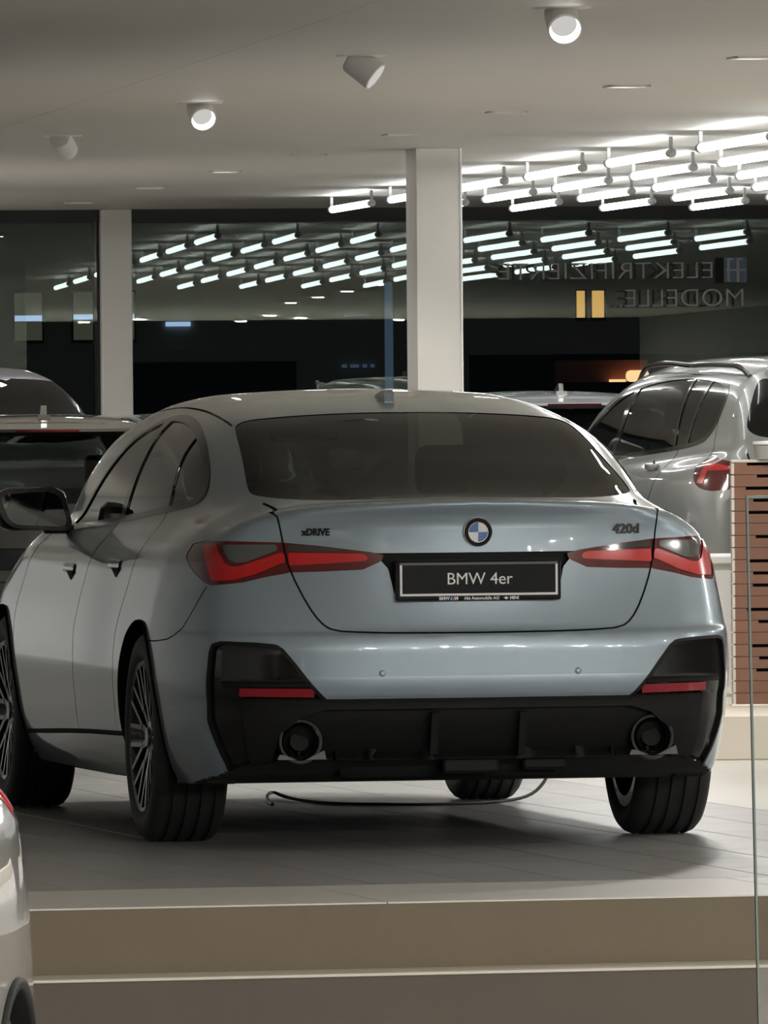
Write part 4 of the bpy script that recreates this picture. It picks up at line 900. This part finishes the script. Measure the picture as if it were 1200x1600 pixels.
    R += [dict(id='bump', map='rear', poly=[(-.2, .42), (.45, .42), (.62, .50), (.80, .50), (.80, .1), (-.2, .1)], only=['body'], cond=lambda x, y, z: (y < .6) & (z < .55)),
          dict(id='sill', map='side', poly=[(1.2, .1), (1.2, .34), (3.25, .34), (3.25, .1)], only=['body'], cond=flank),
          dict(id='gap', map='rear', line=[(-.2, .60), (.40, .60), (.47, .66), (.52, .84+dz), (.57, .95+dz)], w=.004, only=['body', 'lens'], cond=lambda x, y, z: (y < .9)),
          dict(id='gap', map='side', line=[(2.22, 1.0+dz), (2.30, .8), (2.30, .36)], w=.005, only=['body'], cond=flank), dict(id='gap', map='side', line=[(1.10, 1.03+dz), (1.18, .90), (1.32, .72), (1.34, .36)], w=.005, only=['body'], cond=flank),
          dict(id='gap', map='side', line=[(.58, 1.22), (.52, 1.02)], w=.003, only=['body'], cond=flank), dict(id='gap', map='side', line=[(3.28, .36), (3.30, .7), (3.2, .96+dz)], w=.005, only=['body'], cond=flank),
          dict(id='hole', map='side', poly=circ(ra), cond=flank), dict(id='hole', map='side', poly=circ(fa), cond=flank)]
    return R, ra, fa
CACHE = {}
def build_car(kind, x, y, z, rz, scale, matname, label, h=.02, tailshift=0.0, clad=False, rails=None, fin=True, mirrors=True, spoiler=True, name='car', lip='darkgrey'):
    key = (kind, h, tailshift)
    if key not in CACHE:
        regs, ra, fa = regs_for(kind, tailshift); CACHE[key] = body_common({'suv': SUV, 'tall': TALL, 'hatch': HATCH}[kind], h, regs)+(ra, fa)
    S, V, T, R, ids, ra, fa = CACHE[key]
    root = car_root(name, x, y, rz, label, z); root.scale = (scale,)*3
    E = lambda key, name, mat, mode='full', off=0.0, wall=False: emit_region(S, V, T, R, ids, key, name, M[mat], root, mode, off, wall)
    E('body', 'body_shell', matname); E('under', 'underbody', 'gap'); E('gap', 'panel_seams', 'gap', off=-.006)[0]['kind'] = 'stuff'; E('glass', 'rear_window', 'carglass', off=-.002, wall=True); E('screen', 'windscreen', 'clearcar')
    E('trim', 'window_trim', 'darkchrome' if rails else 'gloss', 'pair', .003, True); E('sglass', 'side_window', 'carglass', 'pair', -.002); E('bump', 'bumper_lower', 'darkgrey'); E('sill', 'sill', 'darkgrey', 'pair')
    for o, b in zip(E('lens', 'tail_light', 'lensred', 'pair', .002, True), E('bar', 'light_bar', 'barred', 'pair', .004, True)): b.parent = o
    R_ = ra[2]-.028
    for c in (ra, fa):
        arch_liner(root, S, c[0], c[2]+.004, c[1]); arch_lip(root, S, c[0], c[2], c[1], M[lip if clad else matname], .022 if clad else .004)
        for sx in (.775, -.775): make_wheel(root, sx, c[0], R=R_, hw=.115, rb=R_*.70, detail=False)
    top = S.sp['zr'][1][8]; dz = .10 if kind != 'hatch' else 0
    ysp = .30 if kind != 'hatch' else .36
    zs = surf_z(S, 0, ysp+.10)
    if spoiler: MB().prism([(ysp-.14, zs-.030), (ysp-.13, zs-.015), (ysp+.10, zs+.012), (ysp+.16, zs-.03), (ysp-.02, zs-.05)], -.50, .50, 'yz').build('roof_spoiler', M[matname], root)
    if spoiler: MB().box(-.16, .16, ysp-.146, ysp-.130, zs-.030, zs-.020).build('brake_light', M['lensred'], root)
    if fin:
        zf = surf_z(S, 0, ysp+.45)
        MB().prism([(ysp+.36, zf-.01), (ysp+.37, zf+.058), (ysp+.40, zf+.062), (ysp+.50, zf+.035), (ysp+.60, zf-.01)], -.014, .014, 'yz').prism([(ysp+.33, zf-.008), (ysp+.35, zf+.014), (ysp+.60, zf+.008), (ysp+.64, zf-.01)], -.032, .032, 'yz').build('roof_antenna', M['chrome' if matname != 'blackpaint' else 'gloss'], root)
    for sd in ((1, -1) if mirrors else ()):
        mr = MB().box(-.11, .11, -.05, .06, -.07, .07, bev=.035).build('door_mirror', M['gloss' if matname in ('olive', 'blackpaint') else matname], root, True, 60); mr.location = (sd*.99, 2.95, 1.03+dz)
        MB().box(-.09, .09, -.056, -.047, -.052, .052, bev=.004).build('mirror_glass', M['mirror'], mr)
    for sd in ((1, -1) if mirrors else ()):
        for yh in (1.28, 2.42):
            xx = surf_x(S, yh+.08, .90+dz*.8); zz = .90+dz*.8
            hd = MB().box(-.004, .030, 0, .20, -.016, .016, bev=.012).build('door_handle', M[matname], root, True, 60); hd.location = (sd*xx, yh, zz); hd.rotation_euler = (0, 0, 0)
            if sd < 0: hd.rotation_euler = (0, 0, math.pi); hd.location = (sd*xx, yh+.20, zz)
            MB().lathe([(0, .002), (.03, .002), (.034, .0)], 20, Matrix.Translation((0, .10, 0)), 'x').build('handle_cup', M['darkgrey'], hd, True)
    if rails:
        for sd in (1, -1):
            pts = []; q = np.linspace(.50, 2.75, 22)
            for k, yy in enumerate(q):
                xr = .60-.05*abs(yy-1.5)/1.2; e = min(k, 21-k); pts.append((sd*xr, yy, surf_z(S, xr, yy)+(.0 if e == 0 else .028 if e == 1 else .042)))
            rl = MB(); rl.tube(pts, .014, 8); rl.build('roof_rail', M['darkchrome'], root, True)
            sk = MB()
            for k in range(2, 19): pass
    py_ = surf_y(S, 0, .70+dz)-.012
    pl = MB().box(-.26, .26, py_, py_+.03, .66+dz, .77+dz, bev=.006).build('number_plate', M['gloss'], root)
    for yb in (1.65,):
        for xx in (-.39, .39):
            st = MB().box(xx-.23, xx+.23, yb-.15, yb, .5, .98+dz, bev=.05).box(xx-.12, xx+.12, yb-.14, yb-.05, 1.0+dz, 1.14+dz, bev=.03).build('rear_seat', M['seat'], root, True)
            st = MB().box(xx-.23, xx+.23, 2.30, 2.45, .5, 1.04+dz, bev=.05).box(xx-.12, xx+.12, 2.31, 2.40, 1.07+dz, 1.22+dz, bev=.03).build('front_seat', M['seat'], root, True)
    MB().box(-.64, .64, 2.95, 3.35, .6, .95+dz, bev=.05).build('dashboard', M['seat'], root, True); MB().box(-.68, .68, .35, 3.3, .3, .36).build('cabin_floor', M['seat'], root)
    return root
build_car('hatch', -1.55, 48.0, 0, math.radians(4), .925, 'olive', 'dark olive-grey car with chrome roof fin, seen from behind at far left')
build_car('hatch', 1.14, 59.7, 0, math.radians(8), .985, 'palesilver', 'pale silver car whose roof and dark rear window show past the right roof edge')
build_car('hatch', -.98, 60.6, 0, math.radians(8), .905, 'blackpaint', 'black car whose roof edge shows left of the blue-grey roof', fin=False)
build_car('suv', 2.61, 54.0, 0, math.radians(13.5), 1.03, 'silver', 'silver tall car with roof rails behind the wooden panel', h=.015, rails=True, name='suv')
build_car('suv', -1.77, 57.2, 0, math.radians(58), 1.04, 'lilac', 'lilac-grey tall car parked sideways behind the olive-grey car', name='suv', fin=False, spoiler=False)
build_car('tall', -1.785, 24.1, LOWZ, math.radians(175), 1.15, 'white', 'white car at the near left corner showing tail light and wheel arch', h=.014, tailshift=.19, clad=True, name='suv', fin=False, mirrors=False)
build_car('suv', -4.7, 34.5, 0, math.radians(150), 1.0, 'palesilver', 'pale silver tall car standing left of the platform, mirrored in the blue-grey flank', name='suv', fin=False)
# ------------------------------------------------------------------ plinth, desk, wooden panel, glass sheet, cable
QM = Matrix.Translation((0, 39.6, 0)) @ Matrix.Rotation(math.radians(6.5), 4, 'Z')
struct(MB().box(1.15, 6.5, 0, 3.6, 0, .172, QM, bev=.006).build('floor', M['plinth']))
dk = empty('white_desk', (0, 42.0, .172)); tag(dk, 'white desk behind the wooden panel, right of the blue-grey car', 'desk')
MB().box(1.22, 2.8, 0, .7, .545, .575, bev=.005).build('desktop', M['desk'], dk); MB().box(1.26, 2.75, .04, .08, .055, .545).build('front_panel', M['desk'], dk)
MB().box(1.27, 1.31, .08, .66, 0, .545).build('side_panel', M['desk'], dk); MB().box(2.7, 2.74, .08, .66, 0, .545).build('side_panel', M['desk'], dk)
wp = empty('wooden_panel', (1.378, 41.0, .172), math.radians(4)); tag(wp, 'slatted cedar-coloured wooden panel with pale edge on the plinth at far right', 'panel')
hh = .962; nb = 20; bh = hh/nb; rnd = random.Random(5)
for k in range(nb):
    z0 = k*bh; gap = .006
    # each board has a narrow slot cut along part of its upper edge
    a = .05+.06*rnd.random(); slot = k in (2, 4, 6, 7, 9, 11, 13, 15, 16, 18, 19) or rnd.random() < .2
    b = MB()
    if slot: b.box(.012, 1.0, 0, .03, z0+.001, z0+bh-.012).box(.012, a, 0, .03, z0+bh-.012, z0+bh-.001)
    else: b.box(.012, 1.0, 0, .03, z0+.001, z0+bh-.001)
    b.build('board', M['wood'], wp)
    MB().box(0, .012, -.002, .05, z0+.002, z0+bh-.002, bev=.002).build('edge_block', M['woodedge'], wp)
MB().box(0, 1.0, -.002, .05, hh, hh+.012, bev=.003).build('top_strip', M['woodedge'], wp); MB().box(-.01, 1.0, -.06, .06, -.0, .004).build('foot_plate', M['edge'], wp)
MB().box(.012, 1.0, .05, .06, 0, hh).build('backing', M['outdark'], wp)
cp = tag(MB().lathe([(0, 0), (.085, 0), (.09, .045), (.092, .055), (.08, .058), (0, .058)], 28, Matrix.Translation((1.56, 41.03, 1.147))).build('round_box', M['cup'], None, True, 50), 'round grey box standing on top of the wooden panel', 'box')
MB().lathe([(0, .058), (.094, .058), (.096, .062), (.094, .070), (0, .074)], 28, Matrix.Translation((1.56, 41.03, 1.147))).build('lid', M['desk'], cp, True, 50)
GM = Matrix.Translation((.939, 26.0, LOWZ)) @ Matrix.Rotation(math.radians(13), 4, 'Z') @ Matrix.Rotation(math.radians(-.9), 4, 'Y')
g = empty('glass_partition'); tag(g, 'clear upright glass sheet with green edge before the steps, right edge of picture', 'glass sheet')
ht = 1.163-LOWZ
mk('pane', [GM @ Vector(v) for v in ((0.004, 0, 0), (1.6, 0, 0), (1.6, 0, ht-.004), (.004, 0, ht-.004))], [(0, 1, 2, 3)], M['clear'], g)
MB().box(0, .005, -.006, .006, 0, ht, GM).build('edge_strip', M['glassedge'], g); MB().box(.005, 1.6, -.006, .006, ht-.006, ht, GM).build('edge_strip', M['glassedge'], g)
MB().box(-.05, 1.65, -.04, .04, 0, .06, GM).build('floor_rail', M['metal'], g)
cpts = [(-.395, 35.75, .006), (-.41, 35.95, .006), (-.42, 36.15, .02), (-.40, 36.3, .03), (-.36, 36.25, .012), (-.28, 36.0, .006), (-.18, 35.75, .006), (-.05, 35.7, .006), (.09, 35.6, .006), (.25, 35.65, .006), (.40, 35.8, .006), (.50, 35.9, .02), (.555, 35.95, .07), (.572, 36.0, .13), (.575, 36.0, .19)]
cc = chaikin(cpts, 2, False)
tag(MB().tube([tuple(p) for p in cc], .006, 6).build('charging_cable', M['cable'], None, True), 'thin black cable lying on the tiles under the blue-grey car', 'cable')
